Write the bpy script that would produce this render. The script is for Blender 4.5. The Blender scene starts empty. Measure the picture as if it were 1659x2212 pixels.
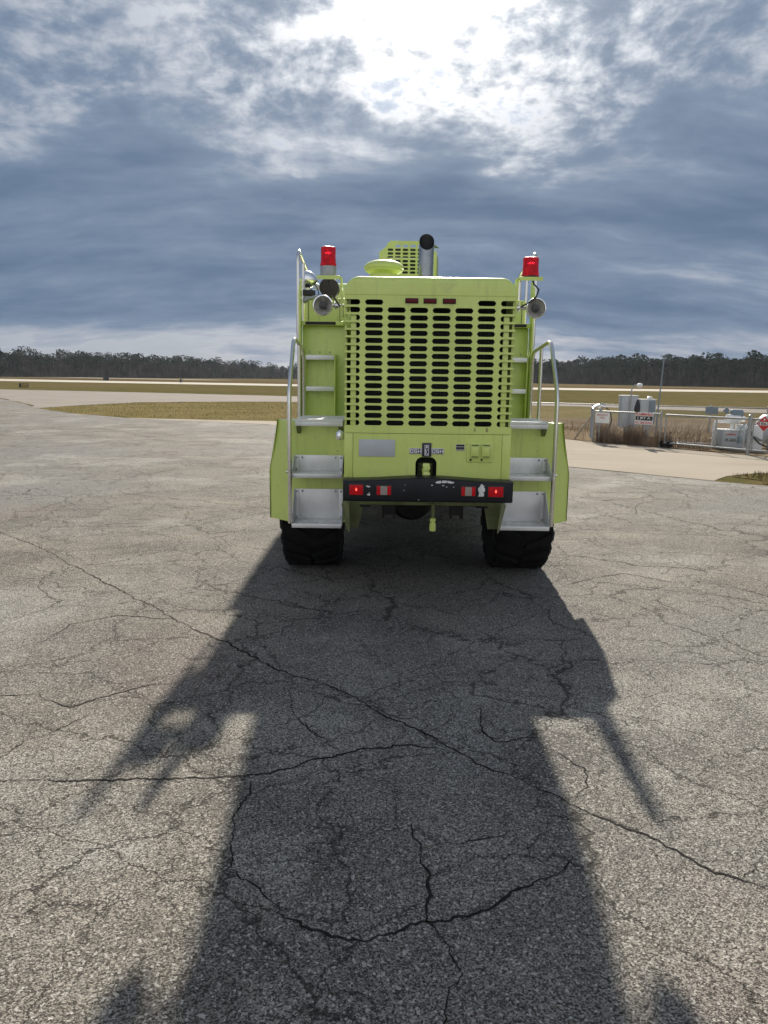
import bpy, bmesh, math, random
from mathutils import Vector, Matrix
rnd = random.Random(7)
R = math.radians
sc = bpy.context.scene

# ------------------------------------------------------------------ camera
CAM_H = 1.7
HAZE = 0.00011
PITCH = math.atan((1106 - 815) / 1662.0)
ROLL = R(0.75)
cd = bpy.data.cameras.new('camera'); cam = bpy.data.objects.new('camera', cd)
sc.collection.objects.link(cam); sc.camera = cam
cd.sensor_fit = 'VERTICAL'; cd.angle = 2 * math.atan(1106 / 1662.0)
cd.clip_start = 0.05; cd.clip_end = 6000
fwd = Vector((0, math.cos(PITCH), -math.sin(PITCH))); r0 = Vector((1, 0, 0)); u0 = r0.cross(fwd)
rt = r0 * math.cos(ROLL) + u0 * math.sin(ROLL); up = u0 * math.cos(ROLL) - r0 * math.sin(ROLL)
mw = Matrix((rt, up, -fwd)).transposed().to_4x4(); mw.translation = (0, 0, CAM_H); cam.matrix_world = mw

# ------------------------------------------------------------------ sun and sky
SUN_EL, SUN_AZ = R(30.0), R(3.7)          # azimuth measured from +Y towards +X
sdir = Vector((math.cos(SUN_EL) * math.sin(SUN_AZ), math.cos(SUN_EL) * math.cos(SUN_AZ), math.sin(SUN_EL)))
sl = bpy.data.lights.new('sun', 'SUN'); sl.energy = 5.0; sl.angle = R(1.0); sl.color = (1.0, 0.92, 0.79)
so = bpy.data.objects.new('sun', sl); sc.collection.objects.link(so)
so.rotation_euler = sdir.to_track_quat('Z', 'Y').to_euler()
sc.view_settings.view_transform = 'Standard'; sc.view_settings.look = 'None'
sc.view_settings.gamma = 1; sc.view_settings.use_curve_mapping = False
sc.view_settings.exposure = 0.75

world = bpy.data.worlds.new('World'); sc.world = world; world.use_nodes = True
NT = world.node_tree; NT.nodes.clear()

class NG:
    """tiny helper for node expressions"""
    def __init__(s, nt): s.nt = nt
    def n(s, t, **k):
        o = s.nt.nodes.new(t)
        for a, v in k.items(): setattr(o, a, v)
        return o
    def put(s, sock, v):
        if isinstance(v, bpy.types.NodeSocket): s.nt.links.new(v, sock)
        elif v is not None: sock.default_value = v
    def m(s, op, a, b=None, c=None, clamp=False):
        o = s.n('ShaderNodeMath', operation=op, use_clamp=clamp)
        s.put(o.inputs[0], a)
        if b is not None: s.put(o.inputs[1], b)
        if c is not None: s.put(o.inputs[2], c)
        return o.outputs[0]
    def v(s, op, a, b=None, scale=None):
        o = s.n('ShaderNodeVectorMath', operation=op); s.put(o.inputs[0], a)
        if b is not None: s.put(o.inputs[1], b)
        if scale is not None: s.put(o.inputs['Scale'], scale)
        return o.outputs['Value'] if op in ('DOT_PRODUCT', 'LENGTH') else o.outputs[0]
    def xyz(s, a, b, c):
        o = s.n('ShaderNodeCombineXYZ'); s.put(o.inputs[0], a); s.put(o.inputs[1], b); s.put(o.inputs[2], c); return o.outputs[0]
    def sep(s, a):
        o = s.n('ShaderNodeSeparateXYZ'); s.put(o.inputs[0], a); return o.outputs
    def noise(s, vec, scale, detail=4, rough=0.5, dist=0.0, col=False):
        o = s.n('ShaderNodeTexNoise'); s.put(o.inputs['Vector'], vec); s.put(o.inputs['Scale'], scale)
        s.put(o.inputs['Detail'], detail); s.put(o.inputs['Roughness'], rough); s.put(o.inputs['Distortion'], dist)
        return o.outputs['Color' if col else 'Fac']
    def vor(s, vec, scale, feature='F1', out='Distance', rand=1.0):
        o = s.n('ShaderNodeTexVoronoi', feature=feature); s.put(o.inputs['Vector'], vec); s.put(o.inputs['Scale'], scale)
        s.put(o.inputs['Randomness'], rand); return o.outputs[out]
    def ss(s, x, lo, hi, a=0.0, b=1.0):
        o = s.n('ShaderNodeMapRange', interpolation_type='SMOOTHSTEP')
        s.put(o.inputs[0], x); s.put(o.inputs[1], lo); s.put(o.inputs[2], hi); s.put(o.inputs[3], a); s.put(o.inputs[4], b); return o.outputs[0]
    def mix(s, f, a, b, bt='MIX'):
        o = s.n('ShaderNodeMix', data_type='RGBA', blend_type=bt)
        s.put(o.inputs[0], f)
        for i, v in ((6, a), (7, b)):
            if isinstance(v, tuple) and len(v) == 3: v = v + (1,)
            s.put(o.inputs[i], v)
        return o.outputs[2]
    def coord(s, out='Object'): return s.n('ShaderNodeTexCoord').outputs[out]

def build_sky():
    g = NG(NT)
    d = g.v('NORMALIZE', g.coord('Generated')); x, y, z = g.sep(d)
    mu = g.v('DOT_PRODUCT', d, tuple(sdir)); mup = g.m('MAXIMUM', mu, 0.0)
    zc = g.m('ADD', g.m('MAXIMUM', z, 0.0), 0.30)
    p = g.xyz(g.m('DIVIDE', x, zc), g.m('DIVIDE', y, zc), 0.0)
    far = g.v('LENGTH', p)
    warp = g.v('SCALE', g.v('SUBTRACT', g.noise(p, 2.3, 3, 0.5, col=True), (0.5, 0.5, 0.5)), scale=0.15)
    pw = g.v('ADD', g.v('ADD', p, warp), (6.56, 3.05, 0.0))
    n1 = g.noise(pw, 2.1, 4, 0.5)
    n2 = g.noise(g.v('MULTIPLY', pw, (0.95, 0.9, 1.0)), 6.4, 10, 0.58)
    nf = g.noise(pw, 22.0, 8, 0.6)
    ps = g.v('MULTIPLY', pw, (0.45, 1.15, 1.0))
    n3 = g.noise(ps, 1.7, 9, 0.56); n4 = g.noise(g.v('ADD', ps, (9.0, 4.0, 0.0)), 5.5, 7, 0.6)
    wf = g.ss(g.m('ADD', far, g.m('MULTIPLY', g.m('SUBTRACT', n1, 0.5), 1.2)), 1.5, 1.92)
    t1 = g.m('ADD', g.m('ADD', g.m('MULTIPLY', n1, 0.28), g.m('MULTIPLY', n2, 0.46)), g.m('MULTIPLY', nf, 0.26))
    t1 = g.m('ADD', g.m('SUBTRACT', t1, g.ss(mu, 0.93, 0.995, 0.0, 0.012)), 0.022)
    t2 = g.m('ADD', g.m('ADD', g.m('MULTIPLY', n3, 0.62), g.m('MULTIPLY', n4, 0.38)), 0.11)
    hz = g.ss(far, 2.62, 2.95)                              # deck breaks up towards its far edge
    t2 = g.m('SUBTRACT', t2, g.m('MULTIPLY', hz, 0.11))
    tt = g.m('ADD', g.m('MULTIPLY', t1, g.m('SUBTRACT', 1.0, wf)), g.m('MULTIPLY', t2, wf))
    T = g.ss(tt, 0.44, 0.59)                               # optical thickness of the cloud
    cover = g.m('MAXIMUM', g.ss(tt, 0.405, 0.475, 0.55, 1.0), g.m('MULTIPLY', wf, 0.92))
    glow = g.m('ADD', g.m('ADD', g.m('MULTIPLY', g.m('POWER', mup, 6.0), 0.20), g.m('MULTIPLY', g.m('POWER', mup, 60.0), 0.9)), g.m('MULTIPLY', g.m('POWER', mup, 260.0), 1.6))
    front = g.ss(mu, 0.4, -0.8)                            # clouds lit from the viewer's side
    thin = g.m('MULTIPLY', g.m('POWER', g.m('SUBTRACT', 1.0, T), 1.4), g.ss(tt, 0.36, 0.47, 0.45, 1.0))
    T2 = g.ss(tt, 0.50, 0.76)
    amb = g.mix(T, (0.175, 0.203, 0.255), g.mix(T2, (0.108, 0.151, 0.218), (0.064, 0.100, 0.162)))
    lit = g.m('ADD', g.m('MULTIPLY', thin, glow), g.m('MULTIPLY', glow, g.ss(T2, 0.0, 1.0, 0.24, 0.09)))
    lit = g.m('ADD', lit, g.m('MULTIPLY', front, 0.40))
    cl = g.v('ADD', amb, g.v('SCALE', g.mix(hz, (1.0, 0.955, 0.875), (1.0, 0.86, 0.70)), scale=lit))
    sky = g.n('ShaderNodeTexSky', sky_type='NISHITA', sun_disc=False)
    sky.sun_elevation = SUN_EL; sky.sun_rotation = SUN_AZ; sky.altitude = 100; sky.air_density = 1.0; sky.dust_density = 0.1; sky.ozone_density = 1.5
    b1 = g.n('ShaderNodeBackground'); g.put(b1.inputs[0], sky.outputs[0]); b1.inputs[1].default_value = 0.05
    b2 = g.n('ShaderNodeBackground'); g.put(b2.inputs[0], cl); b2.inputs[1].default_value = 1.0
    ms = g.n('ShaderNodeMixShader'); g.put(ms.inputs[0], cover)
    NT.links.new(b1.outputs[0], ms.inputs[1]); NT.links.new(b2.outputs[0], ms.inputs[2])
    o = g.n('ShaderNodeOutputWorld'); NT.links.new(ms.outputs[0], o.inputs[0])
build_sky()
world.cycles.sampling_method = 'MANUAL'; world.cycles.sample_map_resolution = 1024

# ------------------------------------------------------------------ materials
def new_mat(name):
    m = bpy.data.materials.new(name); m.use_nodes = True
    nt = m.node_tree; b = nt.nodes['Principled BSDF']
    return m, NG(nt), b
def plain(name, col, rough=0.5, metal=0.0, var=0.12, scale=6.0, bump=0.0, bscale=60.0, coat=0.0, spec=0.5, dirt=None):
    m, g, b = new_mat(name)
    co = g.coord('Object')
    f = g.noise(co, scale, 5, 0.6)
    c0 = tuple(c * (1 - var) for c in col); c1 = tuple(min(1, c * (1 + var)) for c in col)
    c = g.mix(g.ss(f, 0.3, 0.7), c0, c1)
    if dirt:
        f2 = g.noise(g.v('MULTIPLY', co, (3.0, 3.0, 0.8)), scale * 1.7, 8, 0.7)
        c = g.mix(g.ss(f2, 0.55, 0.8, 0.0, dirt[1]), c, dirt[0])
    g.put(b.inputs['Base Color'], c)
    g.put(b.inputs['Roughness'], g.m('ADD', g.m('MULTIPLY', g.noise(co, scale * 4, 4), 0.16), rough - 0.08))
    b.inputs['Metallic'].default_value = metal
    b.inputs['Specular IOR Level'].default_value = spec
    b.inputs['Coat Weight'].default_value = coat; b.inputs['Coat Roughness'].default_value = 0.12
    if bump:
        bn = g.n('ShaderNodeBump'); bn.inputs['Strength'].default_value = bump; bn.inputs['Distance'].default_value = 0.01
        g.put(bn.inputs['Height'], g.noise(co, bscale, 4, 0.6)); g.put(b.inputs['Normal'], bn.outputs[0])
    return m
M = {}
def lime_paint():
    m, g, b = new_mat('lime_paint')
    co = g.coord('Object')
    c = g.mix(g.ss(g.noise(co, 2.2, 5, 0.6), 0.3, 0.7), (0.540, 0.650, 0.165), (0.600, 0.710, 0.195))
    c = g.mix(g.ss(g.noise(g.v('MULTIPLY', co, (7.0, 7.0, 0.7)), 2.6, 7, 0.65), 0.52, 0.78, 0, 0.45), c, (0.32, 0.36, 0.13))   # rain streaks
    c = g.mix(g.ss(g.noise(co, 4.5, 9, 0.72), 0.56, 0.74, 0, 0.45), c, (0.38, 0.41, 0.17))                                     # road film
    c = g.mix(g.ss(g.noise(co, 55, 3, 0.5), 0.70, 0.74, 0, 0.6), c, (0.12, 0.12, 0.07))                                        # chips and bug specks
    g.put(b.inputs['Base Color'], c)
    g.put(b.inputs['Roughness'], g.ss(g.noise(co, 5, 7, 0.7), 0.3, 0.75, 0.26, 0.52))
    b.inputs['Coat Weight'].default_value = 0.25; b.inputs['Coat Roughness'].default_value = 0.15
    bn = g.n('ShaderNodeBump'); bn.inputs['Strength'].default_value = 0.06; bn.inputs['Distance'].default_value = 0.02
    g.put(bn.inputs['Height'], g.noise(co, 5, 3, 0.5)); g.put(b.inputs['Normal'], bn.outputs[0])
    return m
M['lime'] = lime_paint()
M['limedark'] = plain('shaded_lime_paint', (0.13, 0.15, 0.05), 0.6, var=0.3, scale=8, dirt=((0.06, 0.055, 0.04), 0.8))  # darker copy of the lime, shade put into its colour, random dirt on top
M['alu'] = plain('aluminium_plate', (0.70, 0.71, 0.72), 0.42, 0.6, var=0.06, scale=9, dirt=((0.4, 0.4, 0.38), 0.5))
M['chrome'] = plain('polished_steel', (0.75, 0.76, 0.77), 0.16, 1.0, var=0.04)
M['steel'] = plain('brushed_steel_tube', (0.70, 0.69, 0.66), 0.25, 1.0, var=0.04, scale=3)
M['galv'] = plain('galvanised_pipe', (0.34, 0.35, 0.35), 0.5, 0.6, var=0.2, scale=14)
M['stackmetal'] = plain('heat_dulled_steel', (0.30, 0.32, 0.36), 0.3, 0.9, var=0.15, scale=9)
M['black'] = plain('black_bumper_paint', (0.008, 0.009, 0.013), 0.45, var=0.3, scale=9, spec=0.3, dirt=((0.025, 0.025, 0.027), 0.6))
M['dark'] = plain('dark_machinery', (0.012, 0.012, 0.012), 0.7, var=0.4, scale=10)
M['rubber'] = plain('tyre_rubber', (0.009, 0.009, 0.010), 0.8, var=0.25, scale=7, bump=0.2, bscale=50, spec=0.25, dirt=((0.02, 0.019, 0.018), 0.6))
M['cable'] = plain('black_cable', (0.015, 0.015, 0.016), 0.5)
M['chip'] = plain('bare_primer', (0.62, 0.63, 0.62), 0.6, var=0.12, scale=30)
M['plate'] = plain('grey_blank_plate', (0.42, 0.45, 0.47), 0.4, 0.15, var=0.06, scale=8)
M['rust'] = plain('rusty_steel', (0.22, 0.085, 0.035), 0.85, var=0.4, scale=25)
M['brown'] = plain('brown_black_cover', (0.028, 0.02, 0.017), 0.6, var=0.25)
M['white'] = plain('white_enamel', (0.72, 0.73, 0.72), 0.4, var=0.06, scale=4, dirt=((0.34, 0.30, 0.24), 0.85))
M['cabgrey'] = plain('grey_cabinet_paint', (0.40, 0.43, 0.45), 0.45, 0.1, var=0.08, scale=3, dirt=((0.20, 0.17, 0.13), 0.85))
M['cabdark'] = plain('blue_grey_cabinet_paint', (0.17, 0.22, 0.26), 0.45, var=0.1, scale=3)
M['red'] = plain('red_sign_paint', (0.52, 0.025, 0.03), 0.5, var=0.1)
M['redpale'] = plain('faded_red_sign_paint', (0.50, 0.20, 0.19), 0.55, var=0.2, scale=40)
M['signblack'] = plain('black_sign_paint', (0.015, 0.016, 0.02), 0.5, var=0.1)
M['silver'] = plain('silver_letter', (0.62, 0.63, 0.68), 0.35, 0.4, var=0.05)
M['navy'] = plain('emblem_navy', (0.012, 0.014, 0.03), 0.35, var=0.1)
M['letters'] = plain('maroon_letter', (0.14, 0.05, 0.05), 0.5, var=0.1)
M['crack'] = plain('open_crack', (0.022, 0.02, 0.018), 0.95, var=0.5, scale=40, spec=0.1)
M['bark'] = plain('pine_bark', (0.07, 0.055, 0.045), 0.9, var=0.3)
M['pine'] = plain('pine_needles', (0.030, 0.045, 0.030), 0.8, var=0.45, scale=0.3, spec=0.0)
M['twig'] = plain('bare_twigs', (0.075, 0.064, 0.058), 0.9, var=0.35, scale=0.25, spec=0.0)
M['weed'] = plain('dry_weed', (0.20, 0.14, 0.09), 0.85, var=0.45, scale=1.5, spec=0.2)
M['grassblade'] = plain('winter_grass', (0.185, 0.150, 0.070), 0.8, var=0.45, scale=0.6, spec=0.2)
M['tankblue'] = plain('pale_blue_tank_paint', (0.42, 0.48, 0.52), 0.4, var=0.06)
M['yellowsign'] = plain('yellowed_sign_face', (0.28, 0.2, 0.06), 0.6, var=0.3, scale=3)
def lens(name, col, emit=None, rough=0.18, var=0.15, tr=0.5):
    m, g, b = new_mat(name)
    co = g.coord('Object'); f = g.noise(co, 30, 3)
    g.put(b.inputs['Base Color'], g.mix(f, tuple(c * (1 - var) for c in col), tuple(min(1, c * (1 + var)) for c in col)))
    b.inputs['Roughness'].default_value = rough; b.inputs['Transmission Weight'].default_value = tr; b.inputs['IOR'].default_value = 1.25
    w = g.n('ShaderNodeBump'); w.inputs['Strength'].default_value = 0.35; w.inputs['Distance'].default_value = 0.004
    wv = g.n('ShaderNodeTexWave'); wv.inputs['Scale'].default_value = 55; g.put(wv.inputs['Vector'], co)
    g.put(w.inputs['Height'], wv.outputs['Fac']); g.put(b.inputs['Normal'], w.outputs[0])
    if emit:
        b.inputs['Emission Color'].default_value = (*emit[0], 1); b.inputs['Emission Strength'].default_value = emit[1]
    return m
M['beacon'] = lens('red_beacon_lens', (0.75, 0.012, 0.03), rough=0.25, tr=0.55)
M['redlens'] = lens('red_tail_lens', (0.40, 0.008, 0.016), emit=((1, 0.01, 0.02), 0.04), tr=0.2)
M['bulb'] = lens('lit_tail_bulb', (0.9, 0.1, 0.05), emit=((1, 0.06, 0.04), 2.2), tr=0.0)
M['clear'] = lens('clear_backup_lens', (0.42, 0.36, 0.32), tr=0.25)
M['maroon'] = lens('unlit_marker_lens', (0.12, 0.012, 0.02), tr=0.1, rough=0.3)
M['reflector'] = plain('lamp_reflector', (0.72, 0.69, 0.66), 0.35, 0.6, var=0.25, scale=25)
M['darkglass'] = plain('dark_lamp_glass', (0.03, 0.035, 0.04), 0.08, var=0.2)

def ground_mat():
    m, g, b = new_mat('cracked_asphalt')
    co = g.coord('Object')
    big = g.noise(co, 0.22, 4, 0.55); mid = g.noise(co, 1.1, 7, 0.66); hue = g.noise(g.v('ADD', co, (31, 7, 0)), 0.55, 3)
    base = g.mix(g.ss(mid, 0.3, 0.72), (0.112, 0.103, 0.091), (0.232, 0.213, 0.182))
    base = g.mix(g.ss(big, 0.38, 0.68), base, (0.178, 0.174, 0.166))
    base = g.mix(g.ss(hue, 0.56, 0.72, 0, 0.5), base, (0.180, 0.148, 0.135))
    worn = g.noise(g.v('ADD', co, (3, 17, 0)), 0.42, 6, 0.62)
    base = g.mix(g.ss(worn, 0.52, 0.64, 0, 0.8), base, (0.262, 0.252, 0.230))
    base = g.mix(g.ss(g.noise(g.v('ADD', co, (13, 2, 0)), 0.6, 6, 0.65), 0.60, 0.70, 0, 0.55), base, (0.085, 0.078, 0.072))
    # aggregate stones
    cw = g.v('ADD', co, g.v('SCALE', g.noise(co, 60, 2, col=True), scale=0.006))
    vo = g.n('ShaderNodeTexVoronoi'); g.put(vo.inputs['Vector'], cw); vo.inputs['Scale'].default_value = 210
    rc = g.sep(vo.outputs['Color'])[0]
    vo2 = g.n('ShaderNodeTexVoronoi'); g.put(vo2.inputs['Vector'], cw); vo2.inputs['Scale'].default_value = 130
    rc2 = g.sep(vo2.outputs['Color'])[1]
    cl = g.ss(g.noise(co, 150, 3, 0.6), 0.32, 0.68, 0.74, 1.26)
    st = g.m('MULTIPLY', g.ss(rc, 0.0, 1.0, 0.30, 1.75), cl)
    c = g.v('SCALE', base, scale=st)
    c = g.mix(g.ss(rc2, 0.88, 0.98, 0, 0.7), c, (0.50, 0.48, 0.44))
    c = g.mix(g.ss(rc2, 0.14, 0.02, 0, 0.75), c, (0.035, 0.033, 0.03))
    gap = g.ss(vo.outputs['Distance'], 0.62, 0.95, 0, 0.6)
    c = g.mix(gap, c, (0.05, 0.047, 0.044))
    # hairline crack network, broken up
    w = g.v('SCALE', g.v('SUBTRACT', g.noise(co, 2.4, 6, 0.65, col=True), (0.5, 0.5, 0.5)), scale=0.55)
    pc = g.v('ADD', co, w)
    flat = g.v('MULTIPLY', pc, (1, 1, 0))
    def cracks(scale, wd, lo, off):
        de = g.vor(g.v('ADD', flat, off), scale, 'DISTANCE_TO_EDGE')
        mk = g.ss(g.noise(g.v('ADD', co, off), 0.7, 4, 0.6), lo, lo + 0.10)
        wn = g.m('MULTIPLY', g.m('ADD', g.noise(co, 9, 3), 0.15), wd * 1.9)
        return g.m('MULTIPLY', g.ss(g.m('DIVIDE', de, wn), 1.0, 0.35), mk)
    k = g.m('MAXIMUM', g.m('MULTIPLY', cracks(1.0, 0.0058, 0.30, (5.3, 1.1, 0)), 0.85), g.m('MULTIPLY', cracks(2.1, 0.0080, 0.41, (1.7, 8.9, 0)), 0.75))
    k = g.m('MAXIMUM', k, g.m('MULTIPLY', cracks(0.5, 0.0030, 0.30, (11.1, 3.3, 0)), 0.9))
    c = g.mix(g.m('MULTIPLY', k, 0.80), c, (0.026, 0.024, 0.021))
    g.put(b.inputs['Base Color'], c)
    g.put(b.inputs['Roughness'], g.ss(rc, 0, 1, 0.72, 0.95)); b.inputs['Specular IOR Level'].default_value = 0.06
    h = g.m('ADD', g.m('MULTIPLY', g.m('SUBTRACT', 1.0, vo.outputs['Distance']), 0.6), g.m('MULTIPLY', rc, 0.6))
    h = g.m('SUBTRACT', h, g.m('MULTIPLY', k, 2.2))
    bn = g.n('ShaderNodeBump'); bn.inputs['Strength'].default_value = 0.8; bn.inputs['Distance'].default_value = 0.004
    g.put(bn.inputs['Height'], h); g.put(b.inputs['Normal'], bn.outputs[0])
    return m
def soil_mat(name, a, bcol, c3, s1, s2, thr=(0.45, 0.62)):
    m, g, b = new_mat(name)
    co = g.coord('Object')
    n1 = g.noise(co, s1, 5, 0.6); n2 = g.noise(co, s2, 6, 0.7)
    c = g.mix(g.ss(n1, 0.38, 0.62), a, bcol)
    c = g.mix(g.ss(n2, *thr), c, c3)
    g.put(b.inputs['Base Color'], c); b.inputs['Roughness'].default_value = 1.0; b.inputs['Specular IOR Level'].default_value = 0.0
    bn = g.n('ShaderNodeBump'); bn.inputs['Strength'].default_value = 0.6; bn.inputs['Distance'].default_value = 0.05
    g.put(bn.inputs['Height'], g.noise(co, s2 * 3, 5, 0.7)); g.put(b.inputs['Normal'], bn.outputs[0])
    return m
def concrete_mat(name, col, streak=0.5):
    m, g, b = new_mat(name)
    co = g.coord('Object')
    n1 = g.noise(co, 0.35, 6, 0.6); n2 = g.noise(g.v('MULTIPLY', co, (0.25, 2.2, 1)), 0.8, 6, 0.65); n3 = g.noise(co, 30, 3)
    d = tuple(c * 0.62 for c in col); l = tuple(min(1, c * 1.15) for c in col)
    c = g.mix(g.ss(n1, 0.35, 0.65), col, l)
    c = g.mix(g.ss(n2, 0.5, 0.72, 0, streak), c, d)
    c = g.mix(g.ss(n3, 0.35, 0.65, 0.0, 0.25), c, d)
    g.put(b.inputs['Base Color'], c); b.inputs['Roughness'].default_value = 0.95; b.inputs['Specular IOR Level'].default_value = 0.06
    return m
M['asphalt'] = ground_mat()
M['field'] = soil_mat('winter_field', (0.105, 0.090, 0.038), (0.130, 0.102, 0.052), (0.082, 0.078, 0.033), 0.06, 0.7)
M['wedge'] = soil_mat('apron_grass', (0.150, 0.128, 0.055), (0.19, 0.15, 0.075), (0.11, 0.10, 0.042), 0.3, 4.0, (0.5, 0.7))
M['yard'] = soil_mat('bare_dry_yard', (0.165, 0.125, 0.08), (0.21, 0.165, 0.115), (0.10, 0.075, 0.047), 0.35, 2.2, (0.5, 0.62))
M['drystrip'] = soil_mat('brown_dry_grass', (0.13, 0.088, 0.05), (0.16, 0.12, 0.07), (0.10, 0.085, 0.04), 0.05, 0.5)
M['concrete'] = concrete_mat('pale_concrete', (0.30, 0.262, 0.212), 0.4)
M['taxi'] = concrete_mat('worn_taxiway', (0.225, 0.200, 0.176), 0.55)
M['runway'] = concrete_mat('pale_runway', (0.42, 0.385, 0.33), 0.2)

# ------------------------------------------------------------------ mesh helpers
COL = sc.collection
class MB:
    def __init__(s): s.v = []; s.f = []
    def add(s, vs, fs):
        o = len(s.v); s.v += [tuple(v) for v in vs]; s.f += [tuple(i + o for i in f) for f in fs]; return s
    def box(s, x0, x1, y0, y1, z0, z1):
        return s.add([(x0,y0,z0),(x1,y0,z0),(x1,y1,z0),(x0,y1,z0),(x0,y0,z1),(x1,y0,z1),(x1,y1,z1),(x0,y1,z1)],
                     [(0,3,2,1),(4,5,6,7),(0,1,5,4),(1,2,6,5),(2,3,7,6),(3,0,4,7)])
    def prism(s, poly, axis, a, b):
        """polygon in the plane normal to axis, extruded a..b; axis y: poly is (x,z), x: (y,z), z: (x,y)"""
        n = len(poly)
        def pt(p, t): return {'x': (t, p[0], p[1]), 'y': (p[0], t, p[1]), 'z': (p[0], p[1], t)}[axis]
        vs = [pt(p, a) for p in poly] + [pt(p, b) for p in poly]
        return s.add(vs, [tuple(range(n))[::-1], tuple(range(n, 2 * n))] + [(i, (i + 1) % n, (i + 1) % n + n, i + n) for i in range(n)])
    def tube(s, path, r, n=8, cap=True, radii=None):
        P = [Vector(p) for p in path]; rings = []
        prev = None
        for i, p in enumerate(P):
            t = (P[min(i + 1, len(P) - 1)] - P[max(i - 1, 0)]).normalized()
            if prev is None:
                a = t.orthogonal().normalized()
            else:
                a = prev - t * prev.dot(t)
                a = a.normalized() if a.length > 1e-6 else t.orthogonal().normalized()
            prev = a; b = t.cross(a); rr = radii[i] if radii else r
            rings.append([p + (a * math.cos(2*math.pi*k/n) + b * math.sin(2*math.pi*k/n)) * rr for k in range(n)])
        vs = [v for q in rings for v in q]; fs = []
        for i in range(len(P) - 1):
            for k in range(n): fs.append((i*n+k, i*n+(k+1)%n, (i+1)*n+(k+1)%n, (i+1)*n+k))
        if cap: fs += [tuple(range(n))[::-1], tuple(range((len(P)-1)*n, len(P)*n))]
        return s.add(vs, fs)
    def lathe(s, prof, c, axis='z', n=24, cap=True):
        """prof: list of (r, h) along axis from c"""
        vs = []
        for r, h in prof:
            for k in range(n):
                a = 2*math.pi*k/n; u, w = r*math.cos(a), r*math.sin(a)
                vs.append({'z': (c[0]+u, c[1]+w, c[2]+h), 'x': (c[0]+h, c[1]+u, c[2]+w), 'y': (c[0]+w, c[1]+h, c[2]+u)}[axis])
        fs = [(i*n+k, i*n+(k+1)%n, (i+1)*n+(k+1)%n, (i+1)*n+k) for i in range(len(prof)-1) for k in range(n)]
        if cap: fs += [tuple(range(n))[::-1], tuple(range((len(prof)-1)*n, len(prof)*n))]
        return s.add(vs, fs)
    def build(s, name, mat, parent=None, off=(0, 0, 0), bevel=0.0, smooth=True, fix=True):
        me = bpy.data.meshes.new(name)
        me.from_pydata([(v[0]-off[0], v[1]-off[1], v[2]-off[2]) for v in s.v], [], s.f); me.update()
        if fix or bevel:
            bm = bmesh.new(); bm.from_mesh(me)
            if bevel:
                bmesh.ops.bevel(bm, geom=[e for e in bm.edges if len(e.link_faces) == 2 and e.calc_face_angle(0) > 0.5], offset=bevel, segments=2, profile=0.6, affect='EDGES', clamp_overlap=True)
            bmesh.ops.recalc_face_normals(bm, faces=bm.faces); bm.to_mesh(me); bm.free()
        for m in (mat if isinstance(mat, list) else [mat]): me.materials.append(m)
        if smooth:
            me.shade_smooth(); me.set_sharp_from_angle(angle=R(35))
        o = bpy.data.objects.new(name, me); COL.objects.link(o)
        if parent: o.parent = parent
        else: o.location = off
        return o
def tag(o, label=None, cat=None, group=None, kind=None):
    if label: o['label'] = label
    if cat: o['category'] = cat
    if group: o['group'] = group
    if kind: o['kind'] = kind
    return o
def empty(name, loc, label, cat, group=None):
    o = bpy.data.objects.new(name, None); COL.objects.link(o); o.location = loc; o.empty_display_size = 0.3
    return tag(o, label, cat, group)
def dup(o, name=None, parent=None, loc=None):
    c = o.copy(); COL.objects.link(c)
    if parent: c.parent = parent
    if loc is not None: c.location = loc
    return c
def text(name, s, h, cx, y, cz, mat, parent, off, ext=0.002, width=None, bold=0.0, dirx=(1, 0)):
    """mesh lettering facing -Y (or along dirx in the ground plane)"""
    cu = bpy.data.curves.new(name, 'FONT'); cu.body = s; cu.align_x = 'CENTER'; cu.align_y = 'CENTER'; cu.size = 1.0; cu.extrude = 0.0; cu.offset = bold; cu.resolution_u = 2
    ob = bpy.data.objects.new(name, cu); COL.objects.link(ob)
    bpy.context.view_layer.update()
    me = bpy.data.meshes.new_from_object(ob); bpy.data.objects.remove(ob); bpy.data.curves.remove(cu)
    xs = [v.co.x for v in me.vertices]; ys = [v.co.y for v in me.vertices]
    w0, h0 = max(xs) - min(xs), max(ys) - min(ys); mx, my = (max(xs)+min(xs))/2, (max(ys)+min(ys))/2
    sy = h / h0; sx = (width / w0) if width else sy
    nx = (dirx[1], -dirx[0])          # outward normal for text reading along dirx
    vs = []; 
    for v in me.vertices:
        u = (v.co.x - mx) * sx; w = (v.co.y - my) * sy
        vs.append((cx + u*dirx[0], y + u*dirx[1], cz + w))
    fs = [tuple(p.vertices) for p in me.polygons]; bpy.data.meshes.remove(me)
    b = MB(); n = len(vs)
    b.add([(v[0]+nx[0]*ext, v[1]+nx[1]*ext, v[2]) for v in vs], fs)
    # side walls
    cnt = {}
    for f in fs:
        for i in range(len(f)):
            e = (f[i], f[(i+1) % len(f)]); k = tuple(sorted(e)); cnt.setdefault(k, []).append(e)
    for k, es in cnt.items():
        if len(es) == 1:
            a, c = es[0]
            b.add([(vs[a][0]+nx[0]*ext, vs[a][1]+nx[1]*ext, vs[a][2]), (vs[c][0]+nx[0]*ext, vs[c][1]+nx[1]*ext, vs[c][2]), vs[c], vs[a]], [(0, 3, 2, 1)])
    return b.build(name, mat, parent, off, smooth=False, fix=False)
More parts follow.
